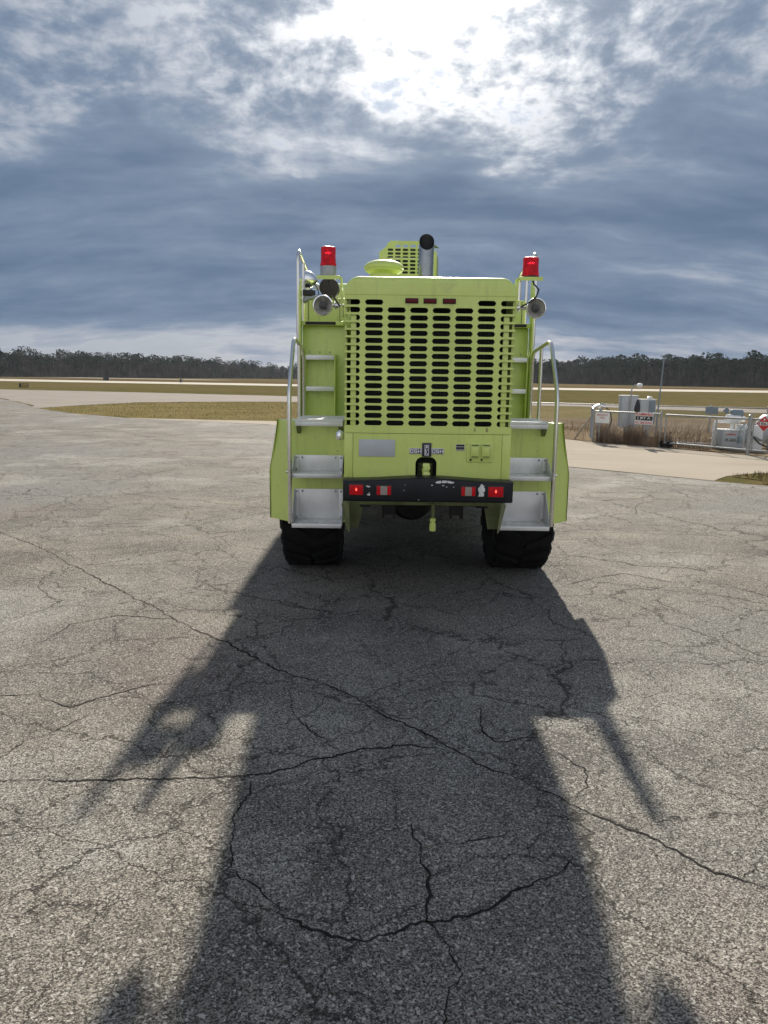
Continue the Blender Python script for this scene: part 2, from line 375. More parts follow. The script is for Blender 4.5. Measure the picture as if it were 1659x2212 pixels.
def jag(poly, amp, seed):
    r = random.Random(seed); out = []
    for i, a in enumerate(poly):
        b = poly[(i+1) % len(poly)]; L = math.dist(a, b); out.append(a)
        if L < 0.3 or L > 60: continue
        n = max(2, min(60, int(L/0.22))); nx, ny = -(b[1]-a[1])/L, (b[0]-a[0])/L; o = 0
        for k in range(1, n):
            o = o*0.8 + r.uniform(-1, 1)*amp; out.append((a[0]+(b[0]-a[0])*k/n + nx*o, a[1]+(b[1]-a[1])*k/n + ny*o))
    return out
def sheet(name, poly, z, mat, amp=0.0):
    if amp: poly = jag(poly, amp, len(name))
    me = bpy.data.meshes.new(name); bm = bmesh.new()
    f = bm.faces.new([bm.verts.new((p[0], p[1], 0)) for p in poly]); bmesh.ops.recalc_face_normals(bm, faces=bm.faces)
    if f.normal.z < 0: f.normal_flip()
    bmesh.ops.triangulate(bm, faces=bm.faces); bm.to_mesh(me); bm.free(); me.materials.append(mat)
    o = bpy.data.objects.new(name, me); COL.objects.link(o); o.location.z = z
    return tag(o, kind='structure')

# ------------------------------------------------------------------ ground
sheet('ground', [(-2500,-400),(2500,-400),(2500,3500),(-2500,3500)], 0.0, M['field'])
apron_poly = [(-120,-40),(60,-40),(60,-5),(14,6),(10,9.5),(6.6,12.5),(5.72,13.2),(3.68,15.05),(-1.0,21.5),(-4.13,27.3),(-10.0,30.2),(-13.6,33.4),(-16.9,37.6),(-20,43),(-26,52),(-45,64),(-120,80)]
asphalt = sheet('asphalt_apron', apron_poly, 0.004, M['asphalt'])
sheet('concrete_path', [(-10.6,30.35),(-4.2,29.3),(-3.67,28.9),(1.5,25.6),(5.2,22.3),(5.74,21.3),(7.1,19.9),(8.81,17.66),(11.5,14.6),(16,10),(14,6.3),(10.2,10.2),(7.9,14.0),(7.1,14.5),(6.25,13.95),(5.72,13.25),(3.68,15.1),(-1.0,21.55),(-4.13,27.35)], 0.008, M['concrete'], 0.012)
sheet('grass_wedge', [(-16.9,37.6),(-13.6,33.5),(-10.0,30.35),(-4.2,29.35),(-3.6,28.95),(4,25.2),(12,33),(15,47),(12.2,50.2),(2,51.5),(-6.6,51.5),(-10.5,50.2),(-14.6,47.5),(-16.4,41.5)], 0.006, M['wedge'], 0.1)
sheet('taxiway', [(-120,80.2),(-45,64.2),(-26,52.2),(-20,43.2),(-16.9,37.8),(-16.45,41.6),(-14.7,47.6),(-10.5,50.3),(-6.6,51.6),(2,51.6),(12.2,50.3),(21.2,43),(60,22),(70,28),(24.1,48.9),(13.9,57.2),(-8.4,66.2),(-22.7,72.8),(-37.9,78),(-120,112)], 0.010, M['taxi'], 0.08)
sheet('runway', [(-210,215),(-78,156),(-17,133.5),(32,129),(64.3,128),(200,108),(215,135),(80.7,160),(38.7,160),(-20.7,164.5),(-100,202),(-220,258)], 0.010, M['runway'])
sheet('dry_field', [(-260,262),(-148,284),(-60,330),(40,300),(75,250),(115,196),(200,150),(215,139),(80.7,166),(38.7,168),(-20.7,174),(-100,214),(-220,268)], 0.006, M['drystrip'], 0.5)
sheet('far_taxiway', [(-190,338),(-118,300),(-60,262),(-52,270),(-112,312),(-184,352)], 0.012, M['runway'])
sheet('fenced_yard', [(4.7,22.85),(5.2,22.35),(5.74,21.35),(7.1,19.95),(8.81,17.72),(11.5,14.7),(16,10.1),(26,20),(22,36),(13,36),(7,34),(3.0,29.5),(1.6,25.6)], 0.012, M['yard'], 0.07)
sheet('grass_verge', [(6.3,13.9),(7.1,14.45),(7.9,13.95),(10.2,10.1),(9.9,9.7),(6.7,12.5),(6.4,12.9),(6.6,13.4)], 0.012, M['wedge'], 0.05)

CR = [
 [(-6.2,9.9),(-4.136,8.122),(-3.357,7.372),(-2.472,6.347),(-1.860,5.658),(-1.361,5.089),(-0.959,4.669),(-0.609,4.267),(-0.351,4.103)],
 [(-0.351,4.103),(-0.187,3.947),(0.084,3.613),(0.298,3.373),(0.467,3.161),(0.611,3.046),(0.767,2.869),(0.931,2.725),(1.075,2.580),(1.200,2.436),(1.331,2.376),(1.8,2.1)],
 [(-2.4,2.9),(-1.601,2.990),(-1.273,2.998),(-0.969,3.025),(-0.698,3.051),(-0.467,3.096),(-0.256,3.225),(-0.092,3.317),(0.059,3.357),(0.273,3.327)],
 [(-0.544,3.016),(-0.535,2.907),(-0.574,2.770),(-0.542,2.559),(-0.532,2.425),(-0.403,2.329),(-0.324,2.206),(-0.243,2.145),(-0.110,2.097),(-0.025,2.089),(0.120,2.162),(0.239,2.196),(0.347,2.230),(0.488,2.347),(0.652,2.450),(0.728,2.559)],
 [(0.124,2.723),(0.153,2.574),(0.169,2.389),(0.153,2.248),(0.164,2.163),(0.212,2.045),(0.245,1.955),(0.200,1.887),(0.16,1.7)],
 [(0.153,2.560),(0.308,2.592),(0.492,2.670)],
 [(-0.516,4.064),(-0.460,3.705),(-0.318,3.451),(-0.223,3.359)],
 [(0.524,3.791),(0.507,3.474),(0.542,3.403),(0.754,3.481),(0.760,3.633)],
 [(1.523,6.248),(1.819,6.489),(2.155,6.666),(2.470,6.399),(2.890,6.360),(3.093,5.977),(3.9,5.7)],
 [(-2.6,3.7),(-2.030,3.857),(-1.849,3.894),(-1.607,3.725),(-1.431,3.907),(-1.271,4.039),(-1.032,4.113)],
 [(-1.9,3.05),(-1.698,3.186),(-1.656,3.365),(-1.568,3.463),(-1.468,3.674)],
 [(0.794,2.904),(0.880,3.015),(0.900,3.172),(0.770,3.341),(0.732,3.480)],
 [(1.248,2.399),(1.339,2.490),(1.401,2.518)],
 [(2.071,5.801),(2.226,5.452),(2.529,5.522),(2.742,5.258),(3.4,5.0)],
 [(-2.7,4.4),(-2.351,4.509),(-2.161,4.727),(-2.146,5.057),(-1.871,5.276),(-1.419,5.189)]]
def crack(pts, w, seed):
    r = random.Random(seed); P = [Vector(p) for p in pts]; fine = [P[0]]
    for a, b in zip(P, P[1:]):
        n = max(2, int((b - a).length / 0.016)); d = (b - a).normalized(); nn = Vector((-d.y, d.x)); off = 0
        for i in range(1, n + 1):
            off = off * 0.8 + r.uniform(-1, 1) * 0.0085
            fine.append(a.lerp(b, i / n) + nn * off * (1 if i < n else 0))
    vs, fs = [], []; wv = 0.8
    for i, p in enumerate(fine):
        d = (fine[min(i+1, len(fine)-1)] - fine[max(i-1, 0)]); d = d.normalized() if d.length > 0 else Vector((1, 0)); nn = Vector((-d.y, d.x))
        e = min(1, i / 6, (len(fine)-1-i) / 6) * 0.8 + 0.2
        wv = max(0.3, min(1.15, wv + r.uniform(-.28, .28))); h = w * e * wv
        vs += [(p.x + nn.x*h, p.y + nn.y*h, 0.002), (p.x - nn.x*h, p.y - nn.y*h, 0.002)]
        if i: fs.append((2*i-2, 2*i-1, 2*i+1, 2*i))
    o = MB().add(vs, fs).build('crack', M['crack'], asphalt, smooth=False)
    for p in o.data.polygons:
        if p.normal.z < 0: p.flip()
for i, c in enumerate(CR): crack(c, [0.0062,0.0052,0.0052,0.0052,0.005,0.0032,0.0035,0.0038,0.004,0.004,0.004,0.0035,0.004,0.0035,0.004][i]*1.05, i)

# ================================================================== FIRE TRUCK
TO = (0.285, 6.95, 0.0)
truck = empty('airport_fire_truck', TO, 'lime yellow airport fire truck seen from behind with slotted engine grille', 'fire truck')
TL = (0.0, 6.95, 0.0)             # parts are written in (x from truck centre, world y, z)
def part(b, name, mat, parent=None, **k): return b.build(name, M[mat] if isinstance(mat, str) else mat, parent or truck, TL, **k)
YH = 5.15; HW = 0.557
def hw(y): return HW + 0.055 * max(0, y - YH - 0.15)  # hidden flare of the hood sides, shaped to widen its cast shadow

# --- hood shell: rounded visor and long sides
def hood_section(y, w, zt, zb, rc=0.095, n=7):
    pts = [(-w, y, zb)]
    for k in range(n + 1):
        a = math.pi - k / n * math.pi / 2; pts.append((-w + rc + rc * math.cos(a), y, zt - rc + rc * math.sin(a)))
    for k in range(n + 1):
        a = math.pi / 2 - k / n * math.pi / 2; pts.append((w - rc + rc * math.cos(a), y, zt - rc + rc * math.sin(a)))
    pts.append((w, y, zb)); return pts
b = MB(); secs = []
ZT = 2.345; rv = 0.045
for k in range(9):
    t = k / 8 * math.pi / 2
    secs.append(hood_section(YH + rv * (1 - math.cos(t)), HW, ZT - rv * (1 - math.sin(t)), 2.228, rc=0.06 + 0.035 * math.sin(t)))
for y in (5.6, 6.3, 7.0, 7.7): secs.append(hood_section(y, hw(y), ZT, 2.228))
n = len(secs[0])
b.add([p for q in secs for p in q], [(i*n+k, i*n+k+1, (i+1)*n+k+1, (i+1)*n+k) for i in range(len(secs)-1) for k in range(n-1)] + [tuple(range(n))])
hood = part(b, 'engine_hood', 'lime')
# side sheets of the engine bay
b = MB()
NR, PZ, Z0 = 17, 0.0487, 2.18
SHh = 0.0172
for s in (-1, 1):
    y1 = 5.215
    b.prism([(s*hw(y1), y1), (s*hw(7.7), 7.7), (s*(hw(7.7)-0.012), 7.7), (s*(hw(y1)-0.012), y1)], 'z', 1.03, 2.2275)
    edges = [1.03] + [v for i in range(NR-1, -1, -1) for v in (Z0 - i*PZ - SHh, Z0 - i*PZ + SHh)] + [2.2275]
    for a, c in zip(edges[0::2], edges[1::2]): b.box(min(s*HW, s*(HW-0.012)), max(s*HW, s*(HW-0.012)), YH + 0.0035, y1, a, c)
part(b, 'engine_bay_side', 'lime', hood, smooth=False)

part(MB().prism([(0.585, 5.55), (0.625, 5.62), (0.672, 5.92), (0.70, 6.15), (0.70, 7.5), (0.69, 7.5), (0.69, 6.2)][:5] + [(0.695, 7.52), (0.60, 7.52)], 'z', 1.88, 2.335), 'shadow_blocker_box', 'lime', bevel=0.012)  # unseen box added beside the hood to widen its cast shadow
# --- grille sheet with real slots
def holed_cell(b, x0, x1, z0, z1, cx, cz, hwid, hh, y, th=0.010):
    lo = max(0.0, hwid - hh)
    angs = sorted([2*math.pi*k/20 for k in range(20)] + [math.atan2(z - cz, x - cx) % (2*math.pi) for x in (x0, x1) for z in (z0, z1)])
    inn, out = [], []
    for a in angs:
        c, s = math.cos(a), math.sin(a)
        if abs(s) > 1e-9 and abs(hh / s * c) <= lo: t = hh / abs(s)
        else:
            px = math.copysign(lo, c); t = c*px + math.sqrt(max(0, (c*px)**2 - px*px + hh*hh))
        inn.append((cx + c*t, cz + s*t))
        ts = []
        if c > 1e-9: ts.append((x1-cx)/c)
        if c < -1e-9: ts.append((x0-cx)/c)
        if s > 1e-9: ts.append((z1-cz)/s)
        if s < -1e-9: ts.append((z0-cz)/s)
        t2 = min(ts); out.append((cx + c*t2, cz + s*t2))
    n = len(angs)
    b.add([(p[0], y, p[1]) for p in inn] + [(p[0], y, p[1]) for p in out] + [(p[0], y+th, p[1]) for p in inn],
          [(k, (k+1) % n, n+(k+1) % n, n+k) for k in range(n)] + [(k, 2*n+k, 2*n+(k+1) % n, (k+1) % n) for k in range(n)])
def edge_cell(b, xi, xo, z0, z1, xs, cz, hh, y, th=0.010):
    """slot open towards xo with a round end starting at xs"""
    s = 1 if xo > xi else -1; N = 8; arc = []
    for k in range(N + 1):
        a = math.pi/2 + k/N*math.pi; arc.append((xs + s*hh*(1 + math.cos(a)), cz + hh*math.sin(a)))
    inner = [(xi, z1 - (z1 - z0)*k/N) for k in range(N + 1)]
    def q(ps): b.add([(p[0], y, p[1]) for p in ps], [tuple(range(len(ps)))])
    for k in range(N): q([arc[k], arc[k+1], inner[k+1], inner[k]])
    q([arc[0], inner[0], (xo, z1), (xo, cz + hh)]); q([arc[-1], inner[-1], (xo, z0), (xo, cz - hh)])
    path = [(xo, cz + hh)] + arc + [(xo, cz - hh)]
    for p, r in zip(path, path[1:]): b.add([(p[0], y, p[1]), (r[0], y, r[1]), (r[0], y+th, r[1]), (p[0], y+th, p[1])], [(0, 1, 2, 3)])
b = MB(); PX = 0.1465
for i in range(NR):
    cz = Z0 - i*PZ; z0, z1 = cz - PZ/2, cz + PZ/2
    for j in range(6):
        x0 = -3*PX + j*PX
        if i == 0 and 1 <= j <= 4: b.add([(x0, YH, z0), (x0+PX, YH, z0), (x0+PX, YH, z1), (x0, YH, z1)], [(0, 1, 2, 3)])
        else: holed_cell(b, x0, x0+PX, z0, z1, x0+PX/2, cz, 0.0605, SHh, YH)
    for s in (-1, 1): edge_cell(b, s*3*PX, s*HW, z0, z1, s*0.457, cz, SHh, YH)
zt, zb = Z0 + PZ/2, Z0 - (NR-1)*PZ - PZ/2
b.add([(-HW, YH, zt), (HW, YH, zt), (HW, YH, 2.226), (-HW, YH, 2.226)], [(0, 1, 2, 3)])
b.add([(-HW, YH, 1.333), (HW, YH, 1.333), (HW, YH, zb), (-HW, YH, zb)], [(0, 1, 2, 3)])
b.add([(-HW, YH, 1.333), (HW, YH, 1.333), (HW, YH+.012, 1.333), (-HW, YH+.012, 1.333)], [(0, 1, 2, 3)])
grille = part(b, 'engine_grille', 'lime', smooth=False)
def rivets(pts, parent, y, r=0.0045, name='rivet_row'):
    b = MB()
    for x, z in pts: b.lathe([(r, 0.0), (r*0.85, -0.0018), (r*0.4, -0.0028)], (x, y, z), 'y', 8)
    return part(b, name, 'lime', parent)
rivets([(-0.50 + i*0.091, 2.214) for i in range(12)], grille, YH)
rivets([(x, 1.345) for x in [-0.52 + i*0.0735 for i in range(15)]] + [(s*PX*k, Z0 - 8.5*PZ) for s in (-1, 1) for k in (1, 3)] + [(s*PX*k, Z0 - 15.5*PZ) for s in (-1, 1) for k in (0, 1, 2)], grille, YH)
b = MB()                           # seam lip under the visor
b.box(-HW+0.002, HW-0.002, YH-0.0035, YH+0.004, 2.2265, 2.2295); part(b, 'visor_lip', 'lime', hood, smooth=False)
# radiator and posts inside
b = MB(); b.box(-0.53, 0.53, 5.40, 7.6, 1.0, 2.222); rad = part(b, 'radiator', 'dark', smooth=False)  # radiator face with a dark bay block behind, put in to absorb light
b = MB()
for k in range(40): x = -0.52 + k*0.0267; b.box(x, x+0.004, 5.385, 5.3995, 1.05, 2.2)
part(b, 'radiator_fins', 'dark', rad, smooth=False)
for s in (-1, 1):
    b = MB(); b.box(s*0.500-0.018, s*0.500+0.018, 5.166, 5.19, 1.36, 2.10); part(b, 'radiator_post', 'lime', bevel=0.003)
b = MB(); b.box(-0.53, 0.53, 5.2, 5.40, 1.036, 1.044); part(b, 'bay_light_stop', 'dark', smooth=False)  # plate added at the bay bottom to block light
# marker lights
for x in (-0.1225, -0.004, 0.1205):
    m_ = part(MB().box(x-0.0425, x+0.0425, YH-0.008, YH-0.0005, 2.174, 2.207), 'marker_light', 'black', bevel=0.003)
    part(MB().box(x-0.037, x+0.037, YH-0.017, YH-0.0085, 2.178, 2.203), 'lens', 'maroon', m_, bevel=0.004)

# --- lower rear panel with the pintle notch
ZB0, ZB1 = 1.032, 1.330
nx0, nx1, nzt = -0.078, 0.064, 1.176
arc = []
rN = 0.045
for k in range(7): a = math.pi - k/6*math.pi/2; arc.append((nx0 + rN + rN*math.cos(a), nzt - rN + rN*math.sin(a)))
for k in range(7): a = math.pi/2 - k/6*math.pi/2; arc.append((nx1 - rN + rN*math.cos(a), nzt - rN + rN*math.sin(a)))
b = MB(); xe = 0.497
poly = [(-xe, ZB0), (-xe, ZB1), (xe, ZB1), (xe, ZB0), (nx1, ZB0)] + arc[::-1] + [(nx0, ZB0)]
b.prism(poly, 'y', YH-0.002, YH+0.012)
rear = part(b, 'rear_panel', 'lime', smooth=False)
for s in (-1, 1): part(MB().box(min(s*0.4995, s*HW), max(s*0.4995, s*HW), YH, YH+0.012, ZB0, ZB1), 'corner_strip', 'lime', rear, bevel=0.002)
rivets([(-0.44+i*0.11, 1.317) for i in range(9)] + [(s*0.487, 1.30-i*0.052) for s in (-1, 1) for i in range(6)] + [(s*0.508, 1.27-i*0.06) for s in (-1, 1) for i in range(4)] +
       [(-0.14, 1.288), (0.13, 1.29), (-0.14, 1.155), (0.13, 1.155)] + [(-0.44+i*0.085, 1.045) for i in range(5)] + [(0.15+i*0.085, 1.048) for i in range(5)], rear, YH-0.002)
b = MB(); b.box(nx0-0.012, nx1+0.012, YH+0.14, YH+0.15, 1.03, 1.19); b.box(nx0-0.012, nx0-0.004, YH+0.0125, YH+0.14, 1.03, 1.19); b.box(nx1+0.004, nx1+0.012, YH+0.0125, YH+0.14, 1.03, 1.19); b.box(nx0-0.012, nx1+0.012, YH+0.0125, YH+0.14, 1.1905, 1.2)
part(b, 'pintle_recess', 'dark', rear, smooth=False)
b = MB(); b.box(nx0+0.02, nx1-0.02, YH+0.10, YH+0.13, 1.04, 1.125)
pint = part(b, 'tow_pintle', 'limedark', bevel=0.004)
b = MB(); b.lathe([(0.02, -0.1), (0.026, -0.095), (0.026, -0.03), (0.022, 0.0)], (-0.007, YH+0.10, 1.085), 'y', 14)
b.prism([(-0.026, 1.135), (0.016, 1.135), (0.022, 1.10), (0.012, 1.085), (-0.022, 1.085), (-0.03, 1.125)], 'y', YH-0.02, YH+0.03)
part(b, 'hook_latch', 'lime', pint, bevel=0.003)
b = MB(); b.lathe([(0.014, 0.0), (0.027, 0.012), (0.027, 0.045), (0.02, 0.055)], (-0.004, YH-0.005, 1.026), 'z', 14); part(b, 'hook_jaw', 'lime', pint)
b = MB()
for s in (-1, 1):
    for z in (1.075, 1.11): b.lathe([(0.011, 0.0), (0.011, -0.014), (0.007, -0.018)], (-0.007+s*0.04, YH+0.10, z), 'y', 6)
part(b, 'bolt_set', 'limedark', pint)
# blank plate
b = MB(); b.box(-0.459, -0.217, YH-0.008, YH-0.0025, 1.176, 1.291); part(b, 'blank_plate', 'plate', rear, bevel=0.006)
# emblem
em = part(MB().box(-0.120, 0.110, YH-0.007, YH-0.0025, 1.197, 1.236), 'emblem', 'silver', bevel=0.001)
part(MB().box(-0.117, -0.0395, YH-0.009, YH-0.0075, 1.2, 1.233).box(0.0295, 0.107, YH-0.009, YH-0.0075, 1.2, 1.233), 'emblem_field', 'navy', em, smooth=False)
part(MB().box(-0.036, 0.026, YH-0.0125, YH-0.0075, 1.180, 1.272), 'emblem_shield', 'navy', em, bevel=0.001)
b = MB(); sx0, sx1, sz0, sz1 = -0.0195, 0.0095, 1.188, 1.258
b.box(sx0, sx0+0.0035, YH-0.0145, YH-0.013, sz0, sz1).box(sx1-0.0035, sx1, YH-0.0145, YH-0.013, sz0, sz1).box(sx0+0.0035, sx1-0.0035, YH-0.0145, YH-0.013, sz1-0.004, sz1).box(sx0+0.0035, sx1-0.0035, YH-0.0145, YH-0.013, sz0, sz0+0.004)
b.lathe([(0.0075, -0.002), (0.0075, 0.0)], (-0.005, YH-0.013, 1.244), 'y', 12)
part(b, 'shield_frame', 'silver', em, smooth=False)
def strokes(b, ch, x, z, w, h, t, y0, y1):
    r = lambda a, c, d, e: b.box(x+a, x+c, y0, y1, z+d, z+e)
    if ch == 'O': r(0, t, 0, h); r(w-t, w, 0, h); r(t, w-t, 0, t); r(t, w-t, h-t, h)
    if ch == 'S': m = (h-t)/2; r(0, w, 0, t); r(0, w, m, m+t); r(0, w, h-t, h); r(w-t, w, t, m); r(0, t, m+t, h-t)
    if ch == 'H': r(0, t, 0, h); r(w-t, w, 0, h); r(t, w-t, (h-t)/2, (h+t)/2)
    if ch == 'K':
        r(0, t, 0, h)
        for s in (0, 1): b.prism([(x+t, z+h/2-t*.5), (x+t, z+h/2+t*.5), (x+w-t*.3, z+h*s), (x+w, z+h*s)] if s else [(x+t, z+h/2+t*.5), (x+t, z+h/2-t*.5), (x+w-t*1.2, z), (x+w, z)], 'y', y0, y1)
b = MB()
for i, ch in enumerate('OSH'):
    strokes(b, ch, -0.1155 + i*0.0262, 1.2035, 0.0222, 0.026, 0.0062, YH-0.0115, YH-0.0092)
    strokes(b, ch, 0.0315 + i*0.0262, 1.2035, 0.0222, 0.026, 0.0062, YH-0.0115, YH-0.0092)
strokes(b, 'K', -0.0145, 1.193, 0.020, 0.04, 0.0055, YH-0.0145, YH-0.0128)
part(b, 'emblem_letters', 'silver', em, smooth=False)
# small data plate
dp = part(MB().box(0.190, 0.249, YH-0.005, YH-0.0025, 1.222, 1.266), 'data_plate', 'alu', rear, smooth=False)
part(MB().box(0.192, 0.247, YH-0.0065, YH-0.0052, 1.250, 1.264).box(0.192, 0.247, YH-0.0065, YH-0.0052, 1.232, 1.247).box(0.192, 0.247, YH-0.0065, YH-0.0052, 1.2245, 1.2295), 'plate_band', 'signblack', rear, smooth=False)
# inlet covers
ib = part(MB().box(0.263, 0.442, YH-0.012, YH-0.0025, 1.148, 1.279), 'inlet_box', 'lime', bevel=0.003)
for k, xc in enumerate((0.316, 0.390)):
    c_ = part(MB().box(xc-0.028, xc+0.028, YH-0.030, YH-0.0125, 1.178, 1.272), 'inlet_cover', 'lime', ib, bevel=0.005)
    part(MB().box(xc-0.020, xc+0.020, YH-0.034, YH-0.0305, 1.200, 1.246), 'raised_panel', 'lime', ib, bevel=0.0015)
    part(MB().tube([(xc-0.022, YH-0.033, 1.262), (xc+0.022, YH-0.033, 1.262)], 0.0045, 8), 'hinge', 'limedark', ib)
    part(MB().tube([(xc-0.022, YH-0.033, 1.186), (xc+0.022, YH-0.033, 1.186)], 0.003, 8), 'latch_bar', 'limedark', ib)
    part(MB().lathe([(0.0075, 0), (0.0075, -0.004), (0.005, -0.006)], (xc-0.026, YH-0.0125, 1.163), 'y', 12), 'drain_plug', 'cable', ib)
rivets([(0.272, z) for z in (1.268, 1.226, 1.158)] + [(0.433, z) for z in (1.268, 1.226, 1.158)] + [(0.353, 1.27)], ib, YH-0.012, 0.004)
for ch, x in (('A', 0.313), ('B', 0.394)): text('letter', ch, 0.026, x, YH-0.0005, 1.362, M['letters'], rear, TL, 0.0015, width=0.014)

# --- bumper
b = MB(); YB = 4.955
def bump_sec(x, w):
    zt_ = 1.036 + 0.022*math.cos(min(1, abs(x)/0.5)*math.pi/2)**2 ; zb_ = 0.900; r = 0.014
    y0 = YB + w; y1 = 5.14
    pts = []
    for cy, cz, a0 in ((y0+r, zb_+r, math.pi*1.5), (y0+r, zt_-r, math.pi), (y1-r, zt_-r, math.pi/2), (y1-r, zb_+r, 0)):
        for k in range(4): a = a0 - k/3*math.pi/2; pts.append((x, cy + r*math.cos(a), cz + r*math.sin(a)))
    return pts
secs = [bump_sec(x, w) for x, w in [(-0.556, 0.022), (-0.552, 0.010), (-0.540, 0.002), (-0.50, 0), (-0.4, 0), (-0.3, 0), (-0.2, 0), (-0.1, 0), (0, 0), (0.1, 0), (0.2, 0), (0.3, 0), (0.4, 0), (0.5, 0), (0.540, 0.002), (0.552, 0.010), (0.556, 0.022)]]
n = len(secs[0]); b.add([p for q in secs for p in q], [(i*n+k, i*n+(k+1)%n, (i+1)*n+(k+1)%n, (i+1)*n+k) for i in range(len(secs)-1) for k in range(n)] + [tuple(range(n)), tuple(range((len(secs)-1)*n, len(secs)*n))])
bump = part(b, 'rear_bumper', 'black')
def blob(name, pts, y, parent, th=0.0008): return part(MB().prism(pts, 'y', y-th, y-0.0002), name, 'chip', parent, smooth=False)
rc = random.Random(3)
def irregular(cx, cz, rx, rz, n=14, j=0.3): return [(cx + rx*math.cos(2*math.pi*k/n)*rc.uniform(1-j, 1+j*.4), cz + rz*math.sin(2*math.pi*k/n)*rc.uniform(1-j, 1+j*.4)) for k in range(n)]
for a in [(-0.387, 0.999, 0.012, 0.006), (-0.398, 1.003, 0.007, 0.004), (-0.388, 0.946, 0.011, 0.006), (-0.382, 0.957, 0.005, 0.003), (-0.156, 0.977, 0.003, 0.003), (0.025, 1.013, 0.006, 0.004), (0.098, 1.012, 0.008, 0.003), (0.12, 1.003, 0.005, 0.003), (0.165, 1.002, 0.004, 0.003), (-0.15, 1.012, 0.003, 0.002), (-0.06, 0.915, 0.003, 0.003)]:
    blob('paint_chip', irregular(*a), YB, bump)
blob('paint_chip', [(0.327, 0.943), (0.362, 0.943), (0.366, 0.958), (0.359, 0.968), (0.371, 0.978), (0.369, 0.997), (0.360, 1.004), (0.366, 1.012), (0.356, 1.016), (0.349, 1.026), (0.341, 1.020), (0.336, 1.008), (0.326, 0.998), (0.324, 0.984), (0.331, 0.974), (0.333, 0.958)], YB, bump)
for pts in ([(0.045, 1.036), (0.06, 1.044), (0.082, 1.048), (0.086, 1.033), (0.072, 1.029), (0.052, 1.031)], [(0.089, 1.033), (0.09, 1.048), (0.118, 1.049), (0.122, 1.034), (0.105, 1.032)], [(0.125, 1.033), (0.122, 1.047), (0.14, 1.046), (0.165, 1.039), (0.170, 1.034), (0.15, 1.029)]):
    blob('paint_chip', [(x, z-0.004) for x, z in pts], YB, bump, 0.0012)
def tail_lamp(x0, x1, z0, z1, kind):
    t = part(MB().box(x0-0.006, x1+0.006, YB-0.006, YB-0.0005, z0-0.006, z1+0.006), 'tail_light', 'cable', bevel=0.004)
    if kind == 'red':
        part(MB().box(x0, x1, YB-0.016, YB-0.0065, z0, z1), 'lens', 'redlens', t, bevel=0.006)
        xc, zc = (x0+x1)/2, (z0+z1)/2
        b = MB(); N = 24
        for k in range(N):
            a0, a1 = 2*math.pi*k/N, 2*math.pi*(k+1)/N
            b.add([(xc+math.cos(a)*r, YB-0.0168, zc+math.sin(a)*r) for a in (a0, a1) for r in (0.0215, 0.0245)], [(0, 1, 3, 2)])
        part(b, 'lens_ring', 'redlens', t, smooth=False)
        part(MB().lathe([(0.006, 0), (0.006, -0.002)], (xc, YB-0.0165, zc+0.002), 'y', 10).box(xc-0.003, xc+0.003, YB-0.0186, YB-0.0166, zc-0.006, zc+0.013), 'bulb', 'bulb', t, smooth=False)
    else:
        w = (x1-x0)*0.25
        part(MB().box(x0, x0+w, YB-0.015, YB-0.0065, z0, z1), 'side_lens', 'redlens', t, bevel=0.003); part(MB().box(x1-w, x1, YB-0.015, YB-0.0065, z0, z1), 'side_lens', 'redlens', t, bevel=0.003)
        part(MB().box(x0+w+0.0005, x1-w-0.0005, YB-0.016, YB-0.0065, z0, z1), 'reverse_lens', 'clear', t, bevel=0.003)
tail_lamp(-0.511, -0.423, 0.945, 1.011, 'red'); tail_lamp(-0.334, -0.242, 0.947, 1.005, 'rev')
tail_lamp(0.216, 0.306, 0.948, 1.006, 'rev'); tail_lamp(0.391, 0.487, 0.943, 1.009, 'red')

